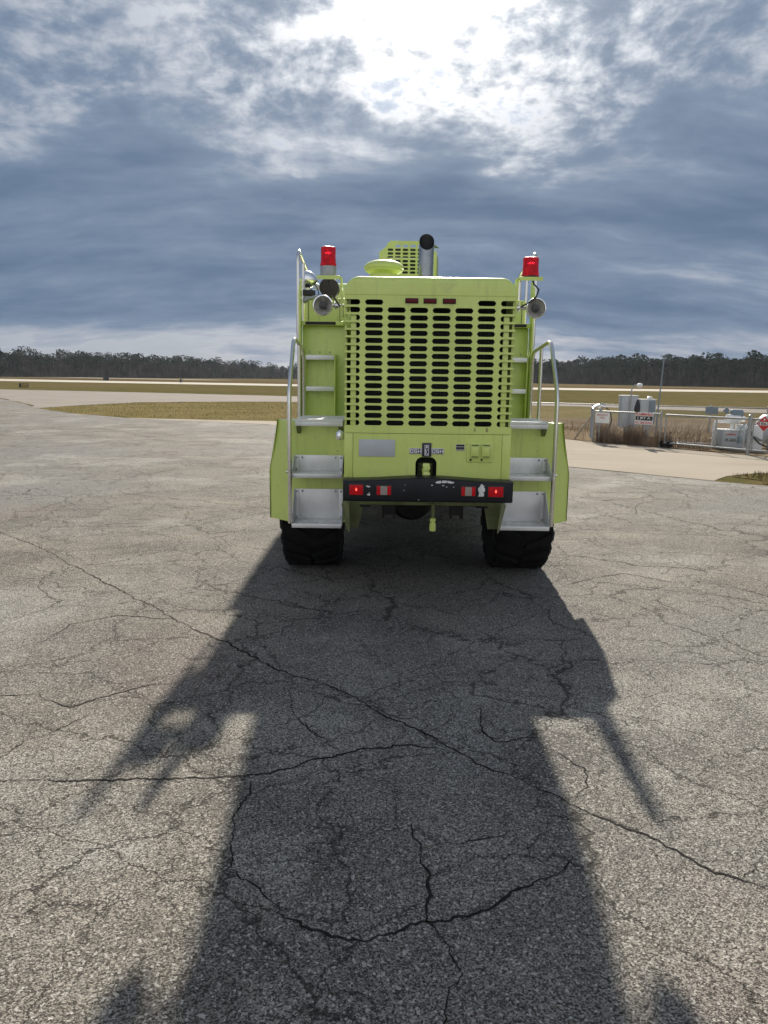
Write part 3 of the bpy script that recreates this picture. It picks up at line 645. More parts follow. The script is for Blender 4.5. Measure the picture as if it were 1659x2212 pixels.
# --- fenders, platforms, steps, rails
YF = 6.10
names = {-1: 'left', 1: 'right'}
for s in (-1, 1):
    b = MB(); S = lambda pts: [(s*p[0], p[1], p[2]) for p in pts]
    zb, zc, zt = 0.545, 0.94, 1.352; YC = 6.27
    # rear face, chamfer, side with wheel arch, top
    A = [(0.60, YF, zb), (1.05, YF, zb), (1.05, YF, zc), (0.60, YF, zc), (1.045, YF+0.012, zt), (0.60, YF+0.012, zt)]
    B = [(1.226, YC, zb), (1.226, YC, zc), (1.160, YC+0.02, zt)]
    b.add(S(A + B), [(0, 1, 2, 3), (3, 2, 4, 5), (1, 6, 7, 2), (2, 7, 8, 4)])
    arch = []
    for k in range(13):
        a = math.pi*1.045 - k/12*math.pi*1.09; arch.append((6.95 + 0.70*math.cos(a), 0.64 + 0.70*math.sin(a)))
    arch = [p for p in arch if p[1] > zb]
    low = [(YC, zb)] + [(arch[0][0], zb)] + arch + [(arch[-1][0], zb), (7.70, zb)]
    b.add(S([(1.226, y, z) for y, z in [(YC, zb), (YC, zc)]] + [(1.226, arch[0][0], zb)]), [(0, 1, 2)])
    def zs(y): return zt - (zt-1.285)*max(0, y-YC-0.02)/(7.7-YC-0.02)
    def toppt(y, z): return (1.226 - 0.066*max(0, (z-zc)/(zt-zc)), y, z)
    for k in range(len(arch)-1):
        (ya, za), (yb_, zb_) = arch[k], arch[k+1]
        b.add(S([toppt(ya, min(za, zs(ya)-0.004)), toppt(yb_, min(zb_, zs(yb_)-0.004)), (1.160, yb_, zs(yb_)), (1.160, ya, zs(ya))]), [(0, 1, 2, 3)])
    b.add(S([toppt(YC, zc), toppt(arch[0][0], zc), (1.160, max(arch[0][0], YC+0.021), zt), (1.160, YC+0.02, zt)]), [(0, 1, 2, 3)])
    b.add(S([(1.226, YC, zb), (1.226, arch[0][0], zb), (1.226, arch[0][0], zc), (1.226, YC, zc)]), [(0, 1, 2, 3)])
    b.add(S([toppt(arch[-1][0], zb), toppt(7.7, zb), toppt(7.7, 1.285), (1.160, arch[-1][0], zs(arch[-1][0]))]), [(0, 1, 2, 3)])
    b.add(S([(0.60, YF+0.012, zt), (1.045, YF+0.012, zt), (1.160, YC+0.02, zt), (1.160, 7.7, 1.285), (0.60, 7.7, 1.285)]), [(0, 1, 2, 4), (2, 3, 4)])
    b.add(S([(0.60, YF, zb), (1.05, YF, zb), (1.226, YC, zb), (1.226, YC+0.03, zb), (1.03, YF+0.03, zb), (0.60, YF+0.03, zb)]), [(0, 1, 4, 5), (1, 2, 3, 4)])
    b.add(S([(0.60, YF, zb), (0.60, YF, zc), (0.60, YF+0.012, zt), (0.60, 7.7, 1.285), (0.60, 6.28, zb)]), [(0, 1, 2, 3, 4)])
    fen = part(b, 'fender', 'lime')
    tag(fen, label='%s rear wheel fender with chamfered corner' % names[s])
    part(MB().lathe([(0.009, 0), (0.009, 0.004), (0.005, 0.006)], (s*1.10, 6.42, 1.345), 'z', 10).lathe([(0.009, 0), (0.009, 0.004), (0.005, 0.006)], (s*1.10, 6.7, 1.332), 'z', 10), 'bolt_set', 'alu', fen)
    # grating platform
    x0, x1 = sorted((s*0.615, s*0.985))
    pl = part(MB().box(x0, x1, 6.015, 6.025, 1.318, 1.352), 'platform', 'alu', bevel=0.002)
    b = MB()
    for k in range(14):
        y = 6.03 + k*0.042; b.box(x0, x1, y, y+0.011, 1.354, 1.372)
    for k in range(7): x = x0 + 0.01 + k*(x1-x0-0.026)/6; b.box(x, x+0.005, 6.028, 6.60, 1.3535, 1.368)
    part(b, 'grating', 'alu', pl, smooth=False)
    for xe_ in (x0+0.005, x1-0.035):
        part(MB().prism([(6.028, 1.350), (6.0995, 1.350), (6.0995, 1.255), (6.05, 1.29)], 'x', xe_, xe_+0.03), 'bracket', 'limedark', pl, smooth=False)
    # folding steps
    for zt_, zp0, zp1, dep in ((0.960, 0.961, 1.085, 0.21), (0.572, 0.573, 0.815, 0.23)):
        x0, x1 = sorted((s*0.615, s*1.0))
        stp = part(MB().box(x0+0.02, x1-0.02, YF-0.010, YF-0.004, zp0, zp1), 'step', 'alu', bevel=0.004)
        b = MB()                                          # perforated tread: strips with rows of holes
        y0, y1 = YF-dep, YF-0.012; N = 5; px = (x1-x0)/N
        for rr in range(2):
            ya, yb_ = y0 + (y1-y0)*rr/2, y0 + (y1-y0)*(rr+1)/2
            for k in range(N):
                cell = MB(); holed_cell(cell, x0+k*px, x0+(k+1)*px, ya, yb_, x0+(k+0.5 + (0.18 if rr else -0.1))*px, (ya+yb_)/2, 0.026, 0.016, 0, 0.006)
                b.add([(v[0], v[2], zt_-v[1]) for v in cell.v], cell.f)
        tr_ = part(b, 'tread', 'alu', stp, smooth=False)
        part(MB().box(x0, x1, YF-dep-0.005, YF-dep-0.0005, zt_-0.032, zt_+0.001), 'nosing', 'alu', stp, bevel=0.0015)
        for xe_ in (x0-0.004, x1):
            part(MB().prism([(YF-0.003, zp1), (YF-0.03, zp1), (YF-dep, zt_+0.012), (YF-dep, zt_-0.012), (YF-0.003, zt_-0.012)], 'x', xe_, xe_+0.004), 'side_plate', 'alu', stp, smooth=False)
        for xe_ in (x0+0.001, x1-0.031):
            part(MB().box(xe_, xe_+0.03, YF-0.016, YF-0.0105, zp0+0.001, zp1), 'strap', 'alu', stp, bevel=0.002)
        for xe_, y_ in ((x0+0.016, YF-0.016), (x1-0.016, YF-0.016), (x0+0.06, YF-0.010), (x1-0.06, YF-0.010)):
            for z in ((zp1-0.018, zp0+0.014) if y_ < YF-0.012 else (zp1-0.018,)):
                part(MB().lathe([(0.0085, 0), (0.0085, -0.005), (0.005, -0.008)], (xe_, y_, z), 'y', 8), 'bolt', 'galv', stp)
    # lower handrail
    xr = 1.012
    path = [(s*xr, 5.868, 0.575), (s*xr, 5.868, 1.0), (s*xr, 5.868, 1.48), (s*xr, 5.875, 1.55), (s*xr, 5.90, 1.62), (s*xr, 6.14, 1.93), (s*xr, 6.175, 1.965), (s*xr, 6.22, 1.987), (s*xr, 6.28, 1.99), (s*xr, 6.80, 1.945), (s*xr, 6.87, 1.935), (s*xr, 6.92, 1.905), (s*xr, 6.95, 1.85), (s*xr, 6.955, 1.315)]
    hr = part(MB().tube(path, 0.0165, 10), 'lower_handrail', 'steel')
    part(MB().tube([(s*xr, 6.56, 1.968), (s*xr, 6.56, 1.337)], 0.0155, 10), 'mid_post', 'steel', hr)
    part(MB().tube([(s*1.0, 5.868, 0.975), (s*1.04, 5.868, 0.975)], 0.010, 8), 'clamp', 'steel', hr)
    for y, zf in ((6.56, 1.339), (6.955, 1.320)): part(MB().lathe([(0.032, 0), (0.032, 0.006)], (s*xr, y, zf), 'z', 14), 'foot_flange', 'alu', hr)
    # upper handrail
    xu = 1.135
    path = [(s*(xu-0.035), 7.62, 1.90), (s*(xu-0.02), 7.62, 1.95), (s*xu, 7.62, 2.03), (s*xu, 7.62, 2.76), (s*xu, 7.635, 2.82), (s*xu, 7.67, 2.865), (s*xu, 7.73, 2.885), (s*xu, 7.90, 2.86), (s*xu, 8.42, 2.80), (s*xu, 8.50, 2.775), (s*xu, 8.55, 2.72), (s*xu, 8.56, 2.2)]
    ur = part(MB().tube(path, 0.0185, 10), 'upper_handrail', 'steel')
    part(MB().tube([(s*xu, 8.10, 2.838), (s*xu, 8.10, 2.2)], 0.0165, 10), 'mid_post', 'steel', ur)

# --- main body, ladders, cab
b = MB(); b.box(-1.105, 1.105, 7.705, 10.2, 0.62, 2.185)
body = part(b, 'body', 'lime', bevel=0.01)
part(MB().box(-0.95, 0.95, 8.05, 10.1, 2.187, 2.40), 'roof_deck', 'lime', body, bevel=0.03)
for s in (-1, 1):
    part(MB().prism([(7.54, 1.295), (7.7, 1.295), (7.7, 2.62), (7.66, 2.62), (7.54, 2.50)], 'x', min(s*1.106, s*1.122), max(s*1.106, s*1.122)), 'side_flange', 'lime', body, smooth=False)
    x0, x1 = sorted((s*0.70, s*1.105))
    part(MB().box(x0, x1, 7.62, 7.95, 2.187, 2.225), 'shelf_lip', 'lime', body, bevel=0.004)
    part(MB().box(min(s*0.775, s*1.065), max(s*0.775, s*1.065), 7.612, 7.6195, 2.192, 2.220), 'shelf_slot', 'dark', body, smooth=False)
    part(MB().box(x0, x1, 7.955, 8.04, 2.187, 2.475), 'upper_locker', 'lime', body, bevel=0.006)
    part(MB().box(min(s*1.068, s*1.074), max(s*1.068, s*1.074), 7.949, 7.9545, 2.23, 2.46).box(min(s*0.752, s*0.757), max(s*0.752, s*0.757), 7.949, 7.9545, 2.23, 2.46), 'locker_seam', 'limedark', body, smooth=False)
    # ladder
    xl0, xl1 = sorted((s*0.775, s*1.095))
    lad = part(MB().box(xl0+0.0125, xl1-0.0125, 7.66, 7.70, 1.906, 1.918), 'ladder', 'lime', bevel=0.002)
    for xs_ in (xl0, xl1-0.012): part(MB().box(xs_, xs_+0.012, 7.60, 7.70, 1.292, 1.915), 'stile', 'lime', lad, bevel=0.002)
    for z in (1.595, 1.895):
        part(MB().box(xl0+0.0125, xl1-0.0125, 7.585, 7.70, z-0.036, z+0.008), 'rung', 'alu', lad, bevel=0.002)
    part(MB().lathe([(0.008, 0), (0.008, -0.005)], (xl0+0.06, 7.704, 1.935), 'y', 8).lathe([(0.008, 0), (0.008, -0.005)], ((xl0+xl1)/2, 7.704, 1.935), 'y', 8).lathe([(0.008, 0), (0.008, -0.005)], (xl1-0.06, 7.704, 1.935), 'y', 8), 'bolt_set', 'galv', lad)
# black hose down the left side of the engine bay
part(MB().tube([(-0.625, 7.1, 1.80), (-0.63, 7.05, 1.72), (-0.615, 7.05, 1.62), (-0.63, 7.05, 1.5), (-0.62, 7.06, 1.40)], 0.012, 8), 'hose', 'cable')
part(MB().lathe([(0.03, 0.0), (0.035, 0.02), (0.028, 0.05), (0.006, 0.065)], (-0.60, 5.42, 1.265), 'z', 14), 'side_lamp', 'chrome')
cab = part(MB().prism([(10.25, 0.62), (13.3, 0.62), (13.55, 1.3), (13.3, 2.1), (12.9, 2.82), (12.6, 2.9), (10.4, 2.9), (10.25, 2.8)], 'x', -1.12, 1.12), 'cab', 'lime', bevel=0.03)
for s in (-1, 1):
    part(MB().prism([(11.4, 1.75), (12.85, 1.75), (12.65, 2.6), (11.4, 2.6)], 'x', s*1.121, s*1.128), 'side_window', 'darkglass', cab, smooth=False)
part(MB().add([(-0.95, 13.335, 2.03), (0.95, 13.335, 2.03), (0.95, 12.99, 2.68), (-0.95, 12.99, 2.68)], [(0, 1, 2, 3)]), 'windshield', 'darkglass', cab, smooth=False)

# --- roof turret guard (slotted plate) with turret behind
YG = 10.5; gz0, gz1 = 2.902, 3.457
b = MB(); gx0, gx1 = -0.386, 0.356
cols, rows = 6, 8; cw_, rh_ = 0.098, 0.0475
xa = -0.294; za = 3.036
for i in range(rows):
    for j in range(cols):
        x0 = xa + j*cw_; z0 = za + i*rh_
        cx, cz = x0 + cw_/2, z0 + rh_/2
        if i == rows-1 and j in (0, 5): b.add([(x0, YG, z0), (x0+cw_, YG, z0), (x0+cw_, YG, z0+rh_), (x0, YG, z0+rh_)], [(0, 1, 2, 3)])
        else: holed_cell(b, x0, x0+cw_, z0, z0+rh_, cx, cz, 0.038, 0.0155, YG, 0.008)
xb, zb_ = xa + cols*cw_, za + rows*rh_
def fq(ps): b.add([(p[0], YG, p[1]) for p in ps], [tuple(range(len(ps)))])
fq([(gx0, gz0), (gx1, gz0), (gx1, za), (gx0, za)])
fq([(gx0, za), (xa, za), (xa, 3.39), (gx0, 3.315)]); fq([(xb, za), (gx1, za), (gx1, 3.315), (xb, 3.39)])
fq([(xa, 3.39), (xa, zb_), (xa+0.02, zb_)] if False else [(xa, zb_), (xb, zb_), (xb-0.02, gz1), (xa+0.056, gz1)])
fq([(xa, 3.39), (xa, zb_), (xa-0.0001, zb_)]); 
gd = part(b, 'turret_guard', 'lime', smooth=False)
part(MB().prism([(gx0, gz0), (gx0-0.006, gz0), (gx0-0.006, 3.315), (gx0, 3.315)], 'y', YG, YG+0.35), 'guard_side', 'lime', gd, smooth=False)
part(MB().prism([(gx1, gz0), (gx1+0.006, gz0), (gx1+0.006, 3.315), (gx1, 3.315)], 'y', YG, YG+0.35), 'guard_side', 'lime', gd, smooth=False)
part(MB().prism([(0.30, 3.39), (0.40, 3.385), (0.31, 3.45)], 'y', YG+0.1, YG+0.13), 'guard_fin', 'limedark', gd, smooth=False)
part(MB().lathe([(0.16, 0), (0.16, 0.08), (0.10, 0.1), (0.10, 0.25), (0.13, 0.27), (0.13, 0.36), (0.05, 0.42)], (0.0, 10.95, 2.902), 'z', 20), 'roof_turret', 'chrome')
part(MB().tube([(-0.02, 10.8, 3.2), (0.0, 11.5, 3.25), (0.0, 12.2, 3.3)], 0.06, 14), 'turret_barrel', 'white')
part(MB().box(-0.30, 0.30, 10.72, 10.85, 2.905, 3.40), 'turret_base', 'dark', bevel=0.02)
part(MB().tube([(-0.27, 10.66, 3.255), (0.27, 10.66, 3.255)], 0.012, 8), 'turret_pipe', 'white')
part(MB().tube([(0.375, 10.6, 2.95), (0.38, 10.6, 3.15), (0.375, 10.6, 3.28)], 0.012, 8), 'antenna_bracket', 'galv')

# --- hood top: air intake and exhaust
part(MB().lathe([(0.105, 0), (0.105, 0.115), (0.135, 0.132), (0.141, 0.138), (0.141, 0.15), (0.149, 0.153), (0.149, 0.172), (0.143, 0.18), (0.12, 0.198), (0.085, 0.210), (0.03, 0.214)], (-0.31, 6.0, 2.346), 'z', 36), 'air_intake', 'lime')
def stack_tube(r, z0, flip=False):
    b = MB(); N = 28; rows = [z0, 2.50, None]; vs = []
    for z in rows:
        for k in range(N):
            a = 2*math.pi*k/N; y = 6.0 + r*math.sin(a); vs.append((0.004 + r*math.cos(a) + (0.0 if z else 0.004), y, z if z else 2.700 + (y-6.0)*1.22))
    fs = [(i*N+k, i*N+(k+1) % N, (i+1)*N+(k+1) % N, (i+1)*N+k) for i in range(2) for k in range(N)]
    return b.add(vs, [f[::-1] for f in fs] if flip else fs)
ex = part(stack_tube(0.0560, 2.347), 'exhaust_stack', 'stackmetal', fix=False)
part(stack_tube(0.0525, 2.46, True), 'stack_bore', 'dark', ex, fix=False)
part(MB().lathe([(0.0520, 0), (0.0520, 0.01)], (0.004, 6.0, 2.465), 'z', 24), 'bore_plug', 'dark', ex)  # dark disc closing the bore inside the stack
part(MB().lathe([(0.075, 0), (0.085, 0.006), (0.085, 0.022), (0.07, 0.03)], (0.003, 6.0, 2.346), 'z', 28), 'stack_collar', 'chrome', ex)

# --- beacons, brackets, spot lamps
def beacon(x, y, zp, base, tall, lab, tilt=0):
    s = -1 if x < 0 else 1
    br = part(MB().prism([(x-s*0.085, y-0.075), (x+s*0.075, y-0.075), (x+s*0.075, y+0.02), (x+s*0.04, y+0.075), (x-s*0.085, y+0.075)], 'z', zp-0.006, zp), 'beacon_bracket', 'lime', bevel=0.0015)
    part(MB().prism([(x-s*0.086, zp-0.006), (x-s*0.098, zp-0.006), (x-s*0.108, zp-0.27), (x-s*0.092, zp-0.27)], 'y', y-0.05, y+0.05), 'bracket_post', 'lime', br, smooth=False)
    part(MB().box(min(x-s*0.085, x+s*0.075), max(x-s*0.085, x+s*0.075), y-0.078, y-0.0755, zp-0.026, zp-0.001), 'bracket_flange', 'lime', br, smooth=False)
    z = zp + 0.0005
    if base:
        bs = part(MB().lathe([(0.056, 0), (0.056, 0.066), (0.054, 0.070)], (x, y, z), 'z', 28), 'beacon_base', 'galv'); z += 0.0705
    else:
        bs = part(MB().lathe([(0.058, 0), (0.058, 0.012)], (x, y, z), 'z', 28), 'beacon_base', 'cable'); z += 0.0125
    r0_ = 0.0545 if base else 0.057
    ln = part(MB().lathe([(r0_+0.002, 0), (r0_+0.002, 0.016), (r0_-0.001, 0.022), (r0_-0.003, tall*0.5), (r0_-0.002, tall-0.012), (r0_-0.005, tall-0.003), (r0_-0.012, tall)], (x, y, z), 'z', 32), 'beacon_lens', 'beacon')
    tag(ln, label=lab)
    part(MB().lathe([(0.016, 0.0), (0.03, 0.03), (0.03, 0.08), (0.01, 0.09)], (x, y, z+0.002), 'z', 14), 'lamp_core', 'chrome', ln)
beacon(-0.697, 5.60, 2.390, True, 0.129, 'tall red beacon lens on grey metal base')
beacon(0.719, 5.60, 2.398, False, 0.127, 'short red beacon lens without metal base')
part(MB().tube([(-0.695, 5.56, 2.383), (-0.693, 5.55, 2.335), (-0.665, 5.55, 2.26), (-0.615, 5.57, 2.19)], 0.006, 6), 'beacon_cable', 'cable')
part(MB().tube([(0.728, 5.56, 2.39), (0.735, 5.55, 2.356), (0.773, 5.545, 2.314), (0.757, 5.55, 2.266), (0.715, 5.57, 2.23), (0.66, 5.59, 2.20)], 0.006, 6), 'beacon_cable', 'cable')
for s in (-1, 1):
    x, y, z = (-0.733 if s < 0 else 0.765), 5.58, 2.193
    sp = part(MB().lathe([(0.012, 0.10), (0.047, 0.085), (0.068, 0.03), (0.0725, 0.0), (0.070, -0.010), (0.063, -0.012), (0.0605, -0.004), (0.0605, 0.004)], (x, y, z), 'y', 32, cap=False), 'spot_lamp', 'chrome')
    part(MB().lathe([(0.0603, 0.0), (0.045, 0.022), (0.028, 0.032)], (x, y, z), 'y', 28, cap=False), 'reflector', 'reflector', sp)
    part(MB().lathe([(0.0275, 0.05), (0.0275, 0.010), (0.024, 0.002), (0.012, 0.0)], (x, y, z), 'y', 24), 'bulb_shield', 'darkglass', sp)
    b = MB()
    for k in range(3):
        a = math.pi/2 + k*2*math.pi/3; b.tube([(x+0.028*math.cos(a), y+0.004, z+0.028*math.sin(a)), (x+0.057*math.cos(a), y+0.004, z+0.057*math.sin(a))], 0.0028, 6)
    part(b, 'shield_spokes', 'galv', sp)
    part(MB().tube([(s*0.585, 5.60, 2.195), (s*0.63, 5.60, 2.195), (x-s*0.06, 5.60, 2.193)], 0.011, 8).lathe([(0.02, -0.012), (0.02, 0.012)], (s*0.635, 5.60, 2.195), 'x', 12).tube([(s*0.645, 5.60, 2.165), (s*0.645, 5.60, 2.23)], 0.007, 8), 'lamp_arm', 'chrome', sp)
# deck gear on the left
part(MB().lathe([(0.02, -0.13), (0.092, -0.12), (0.096, -0.11), (0.096, 0.09), (0.09, 0.1)], (-0.855, 7.95, 2.565), 'y', 30), 'hose_reel_cover', 'brown')
fl = part(MB().lathe([(0.082, -0.05), (0.086, -0.045), (0.084, -0.01), (0.06, 0.035), (0.028, 0.06), (0.012, 0.072)], (-1.035, 7.80, 2.63), 'x', 26), 'flood_lamp', 'chrome')
part(MB().lathe([(0.079, -0.052), (0.079, -0.0505)], (-1.035, 7.80, 2.63), 'x', 26), 'lamp_glass', 'white', fl)
part(MB().tube([(-1.03, 7.80, 2.545), (-1.03, 7.80, 2.49), (-1.02, 7.80, 2.44)], 0.012, 8), 'lamp_stem', 'galv', fl)
part(MB().box(-1.10, -0.985, 7.70, 7.80, 2.47, 2.525), 'lamp_clamp', 'cable', bevel=0.006)
part(MB().prism([(-1.0, 2.55), (-0.935, 2.535), (-0.93, 2.58), (-0.985, 2.61)], 'y', 7.85, 7.90), 'deck_box', 'white', bevel=0.004)
part(MB().lathe([(0.03, 0), (0.034, 0.02), (0.02, 0.045)], (-1.085, 7.60, 2.42), 'x', 14).tube([(-1.05, 7.62, 2.43), (-0.98, 7.64, 2.45), (-0.92, 7.7, 2.47)], 0.016, 8).tube([(-1.0, 7.64, 2.46), (-0.95, 7.66, 2.42), (-0.90, 7.68, 2.44)], 0.011, 8), 'pipe_fittings', 'galv')
part(MB().tube([(-0.98, 7.80, 2.46), (-0.95, 7.78, 2.50), (-0.97, 7.76, 2.56), (-1.0, 7.78, 2.60)], 0.005, 6), 'lamp_cable', 'cable')

# --- wheels
def make_tyre():
    b = MB(); hwd = 0.262
    prof = [(0.30, -0.20), (0.36, -0.235), (0.48, -0.258), (0.56, -0.258), (0.605, -0.245), (0.622, -0.20), (0.628, 0.0), (0.622, 0.20), (0.605, 0.245), (0.56, 0.258), (0.48, 0.258), (0.36, 0.235), (0.30, 0.20)]
    b.lathe(prof, (0, 0, 0), 'x', 56, cap=False)
    N = 22
    for s in (-1, 1):
        for k in range(N):
            a0 = 2*math.pi*(k + (0.5 if s > 0 else 0))/N
            pts = []
            for u, da, w in ((0.012, 0.17, 0.045), (0.14, 0.07, 0.06), (0.235, 0.0, 0.068), (0.262, 0.0, 0.062)):
                for sg in (-1, 1):
                    for rr in ((0.615, 0.653) if u < 0.25 else (0.54, 0.618)):
                        a = a0 + da + sg*w; pts.append((s*u, rr*math.cos(a), rr*math.sin(a)))
            fs = []
            for q in range(3):
                o = q*4; fs += [(o+1, o+5, o+7, o+3), (o, o+4, o+5, o+1), (o+2, o+3, o+7, o+6)]
            fs += [(0, 1, 3, 2), (12, 14, 15, 13)]
            b.add(pts, fs)
    return b
tb = make_tyre(); first = None
for x, y in ((-0.915, 6.95), (0.915, 6.95), (-0.915, 11.35), (0.915, 11.35)):
    if first is None:
        tb.v = [(v[0]*0.94, v[1], v[2]) for v in tb.v]; w = tb.build('wheel', M['rubber'], truck); w.location = (x, y-6.95, 0.648)
        rim = MB().lathe([(0.302, 0.19), (0.29, 0.16), (0.26, 0.10), (0.12, 0.08), (0.11, 0.16), (0.02, 0.17)], (0, 0, 0), 'x', 30, cap=False).lathe([(0.302, -0.19), (0.29, -0.16), (0.26, -0.10), (0.12, -0.08), (0.02, -0.08)], (0, 0, 0), 'x', 30, cap=False).build('rim', M['limedark'], w)
        first = (w, rim)
    else:
        w = dup(first[0], parent=truck, loc=(x, y-6.95, 0.648)); dup(first[1], parent=w)
# --- underbody
for s in (-1, 1): part(MB().box(s*0.42-0.04, s*0.42+0.04, 5.45, 13.0, 0.78, 0.95), 'chassis_rail', 'dark', bevel=0.006)
part(MB().box(-0.46, 0.46, 5.16, 5.24, 0.845, 0.896), 'cross_member', 'limedark', bevel=0.006)
for y in (6.95, 11.35):
    ax = part(MB().tube([(-0.70, y, 0.62), (-0.3, y, 0.62), (0.3, y, 0.62), (0.70, y, 0.62)], 0.075, 14), 'axle', 'dark')
    part(MB().lathe([(0.04, -0.26), (0.15, -0.2), (0.2, -0.05), (0.2, 0.08), (0.12, 0.22)], (-0.04, y, 0.62), 'y', 20), 'differential', 'dark', ax)
part(MB().box(-0.36, 0.36, 7.2, 10.0, 0.60, 0.98), 'transmission', 'dark', bevel=0.02)
part(MB().box(-0.40, 0.0, 6.1, 6.5, 0.72, 0.95), 'oil_pan', 'dark', bevel=0.03)
for s in (-1, 1):
    part(MB().prism([(s*0.425, 0.865), (s*0.575, 0.865), (s*0.575, 0.80), (s*0.555, 0.62), (s*0.47, 0.62)], 'y', 5.50, 5.506), 'tow_bracket', 'limedark', smooth=False)
    part(MB().add([(s*0.548, 5.30, 0.862), (s*0.592, 5.46, 0.80), (s*0.556, 5.50, 0.60), (s*0.528, 5.42, 0.60), (s*0.528, 5.26, 0.84)], [(0, 1, 2, 3, 4)]), 'mud_plate', 'limedark', smooth=False)
    part(MB().box(s*0.25-0.05, s*0.25+0.05, 5.6, 5.68, 0.70, 0.80).box(s*0.25-0.05, s*0.25-0.03, 5.6, 5.68, 0.67, 0.70).box(s*0.25+0.03, s*0.25+0.05, 5.6, 5.68, 0.67, 0.70), 'hanger', 'dark', bevel=0.003)
dr = part(MB().tube([(0.047, 5.15, 0.86), (0.047, 5.15, 0.755)], 0.012, 12), 'drain_pipe', 'limedark')
part(MB().lathe([(0.020, 0.0), (0.022, 0.004), (0.022, 0.05), (0.017, 0.056), (0.017, 0.066), (0.021, 0.07), (0.021, 0.082), (0.014, 0.09)], (0.047, 5.15, 0.672), 'z', 14), 'coupling', 'lime', dr)

# ================================================================== FUEL YARD
def lerp(a, b, t): return tuple(a[i] + (b[i]-a[i])*t for i in range(len(a)))
def chainlink(b, p0, p1, z0, z1, pitch=0.075, r=0.0022):
    p0, p1 = Vector(p0), Vector(p1); L = (p1-p0).length; h = z1-z0; d = (p1-p0)/L; nn = Vector((-d.y, d.x))
    k = -h
    while k < L:
        for sg in (1, -1):
            a, c = (k, k+h); za, zc = (z0, z1) if sg > 0 else (z1, z0)
            if a < 0: za += (zc-za)*(-a)/h; a = 0
            if c > L: zc = za + (zc-za)*((L-a)/(c-a)) if c > a else zc; c = L
            if c - a < 0.01: continue
            A = p0 + d*a + nn*r*sg; C = p0 + d*c + nn*r*sg
            b.tube([(A.x, A.y, za), (C.x, C.y, zc)], r, 3, cap=False)
        k += pitch
def fence(name, pts, posts, ztop, label, mesh=True, rr=0.022, pr=0.028, zb=0.03):
    base = (pts[0][0], pts[0][1], 0)
    root = empty(name, base, label, 'fence')
    for a, c in zip(pts, pts[1:]):
        MB().tube([(a[0], a[1], ztop), (c[0], c[1], ztop)], rr, 8).build('top_rail', M['galv'], root, base)
        if mesh:
            b = MB(); chainlink(b, a, c, zb, ztop-rr); b.build('wire_mesh', M['galv'], root, base, smooth=False, fix=False)
    for p in posts:
        b = MB().tube([(p[0], p[1], 0.0), (p[0], p[1], ztop+0.03)], pr, 10).lathe([(pr*1.25, 0), (pr*1.2, 0.02), (pr*0.5, 0.04)], (p[0], p[1], ztop+0.03), 'z', 10)
        b.build('post', M['galv'], root, base)
    return root, base
F0, F1 = (5.744, 21.35), (7.13, 19.93)
fence('chain_link_fence', [F0, F1], [F0, lerp(F0, F1, 0.10), lerp(F0, F1, 0.985)], 0.86, 'low galvanised chain-link fence holding the white notice and JET A sign')
fence('chain_link_fence', [(4.6, 28.6), (6.7, 27.7), (9.23, 26.5), (10.75, 25.9), (14.0, 24.9)], [(4.6, 28.6), (6.2, 27.9), (7.6, 27.25), (9.1, 26.55), (10.85, 25.88), (12.5, 25.35), (14.0, 24.9)], 0.86, 'far chain-link fence at the back of the fuel yard', rr=0.02)
fence('chain_link_fence', [F0, (6.15, 23.1)], [(6.15, 23.1)], 0.90, 'short return of chain-link fence running back from corner post')
MB().tube([(5.744, 21.35, 0.80), (5.62, 21.9, 0.40), (5.50, 22.4, 0.0)], 0.02, 8).build('fence_brace', M['galv'], None, (5.5, 22.4, 0))
tag(bpy.data.objects['fence_brace'], 'slanted steel brace behind the fence corner post', 'brace')
# sliding gate
G0, G1 = (7.20, 19.86), (9.75, 16.75)
gbase = (G0[0], G0[1], 0)
gate = empty('sliding_gate', gbase, 'long sliding pipe gate with small roller wheel in front of fuel pump', 'gate')
def gp(t, z): q = lerp(G0, G1, t); return (q[0], q[1], z)
MB().tube([gp(0, .845), gp(1, .845)], 0.024, 8).build('top_rail', M['galv'], gate, gbase)
MB().tube([gp(0.0, .13), gp(1, .10)], 0.024, 8).build('bottom_rail', M['galv'], gate, gbase)
for t in (0.0, 0.335, 0.56, 0.82): MB().tube([gp(t, .12), gp(t, .84)], 0.02, 8).build('upright', M['galv'], gate, gbase)
b = MB(); chainlink(b, G0, G1, 0.13, 0.83, 0.09); b.build('wire_mesh', M['galv'], gate, gbase, smooth=False, fix=False)
for t in (-0.01, 0.035):
    q = gp(t, 0.105); MB().lathe([(0.02, -0.03), (0.075, -0.028), (0.085, -0.012), (0.085, 0.012), (0.075, 0.028), (0.02, 0.03)], q, 'y', 18).build('roller', M['rubber'], gate, gbase)
p = lerp(G0, G1, 0.545); p = (p[0]-0.05, p[1]-0.06)
b = MB().tube([(p[0], p[1], 0), (p[0], p[1], 0.92)], 0.045, 12).lathe([(0.05, 0), (0.045, 0.02), (0.02, 0.04)], (p[0], p[1], 0.92), 'z', 12)
tag(b.build('gate_post', M['galv'], None, (p[0], p[1], 0)), 'thick grey gate post beside the red diamond placard', 'post')
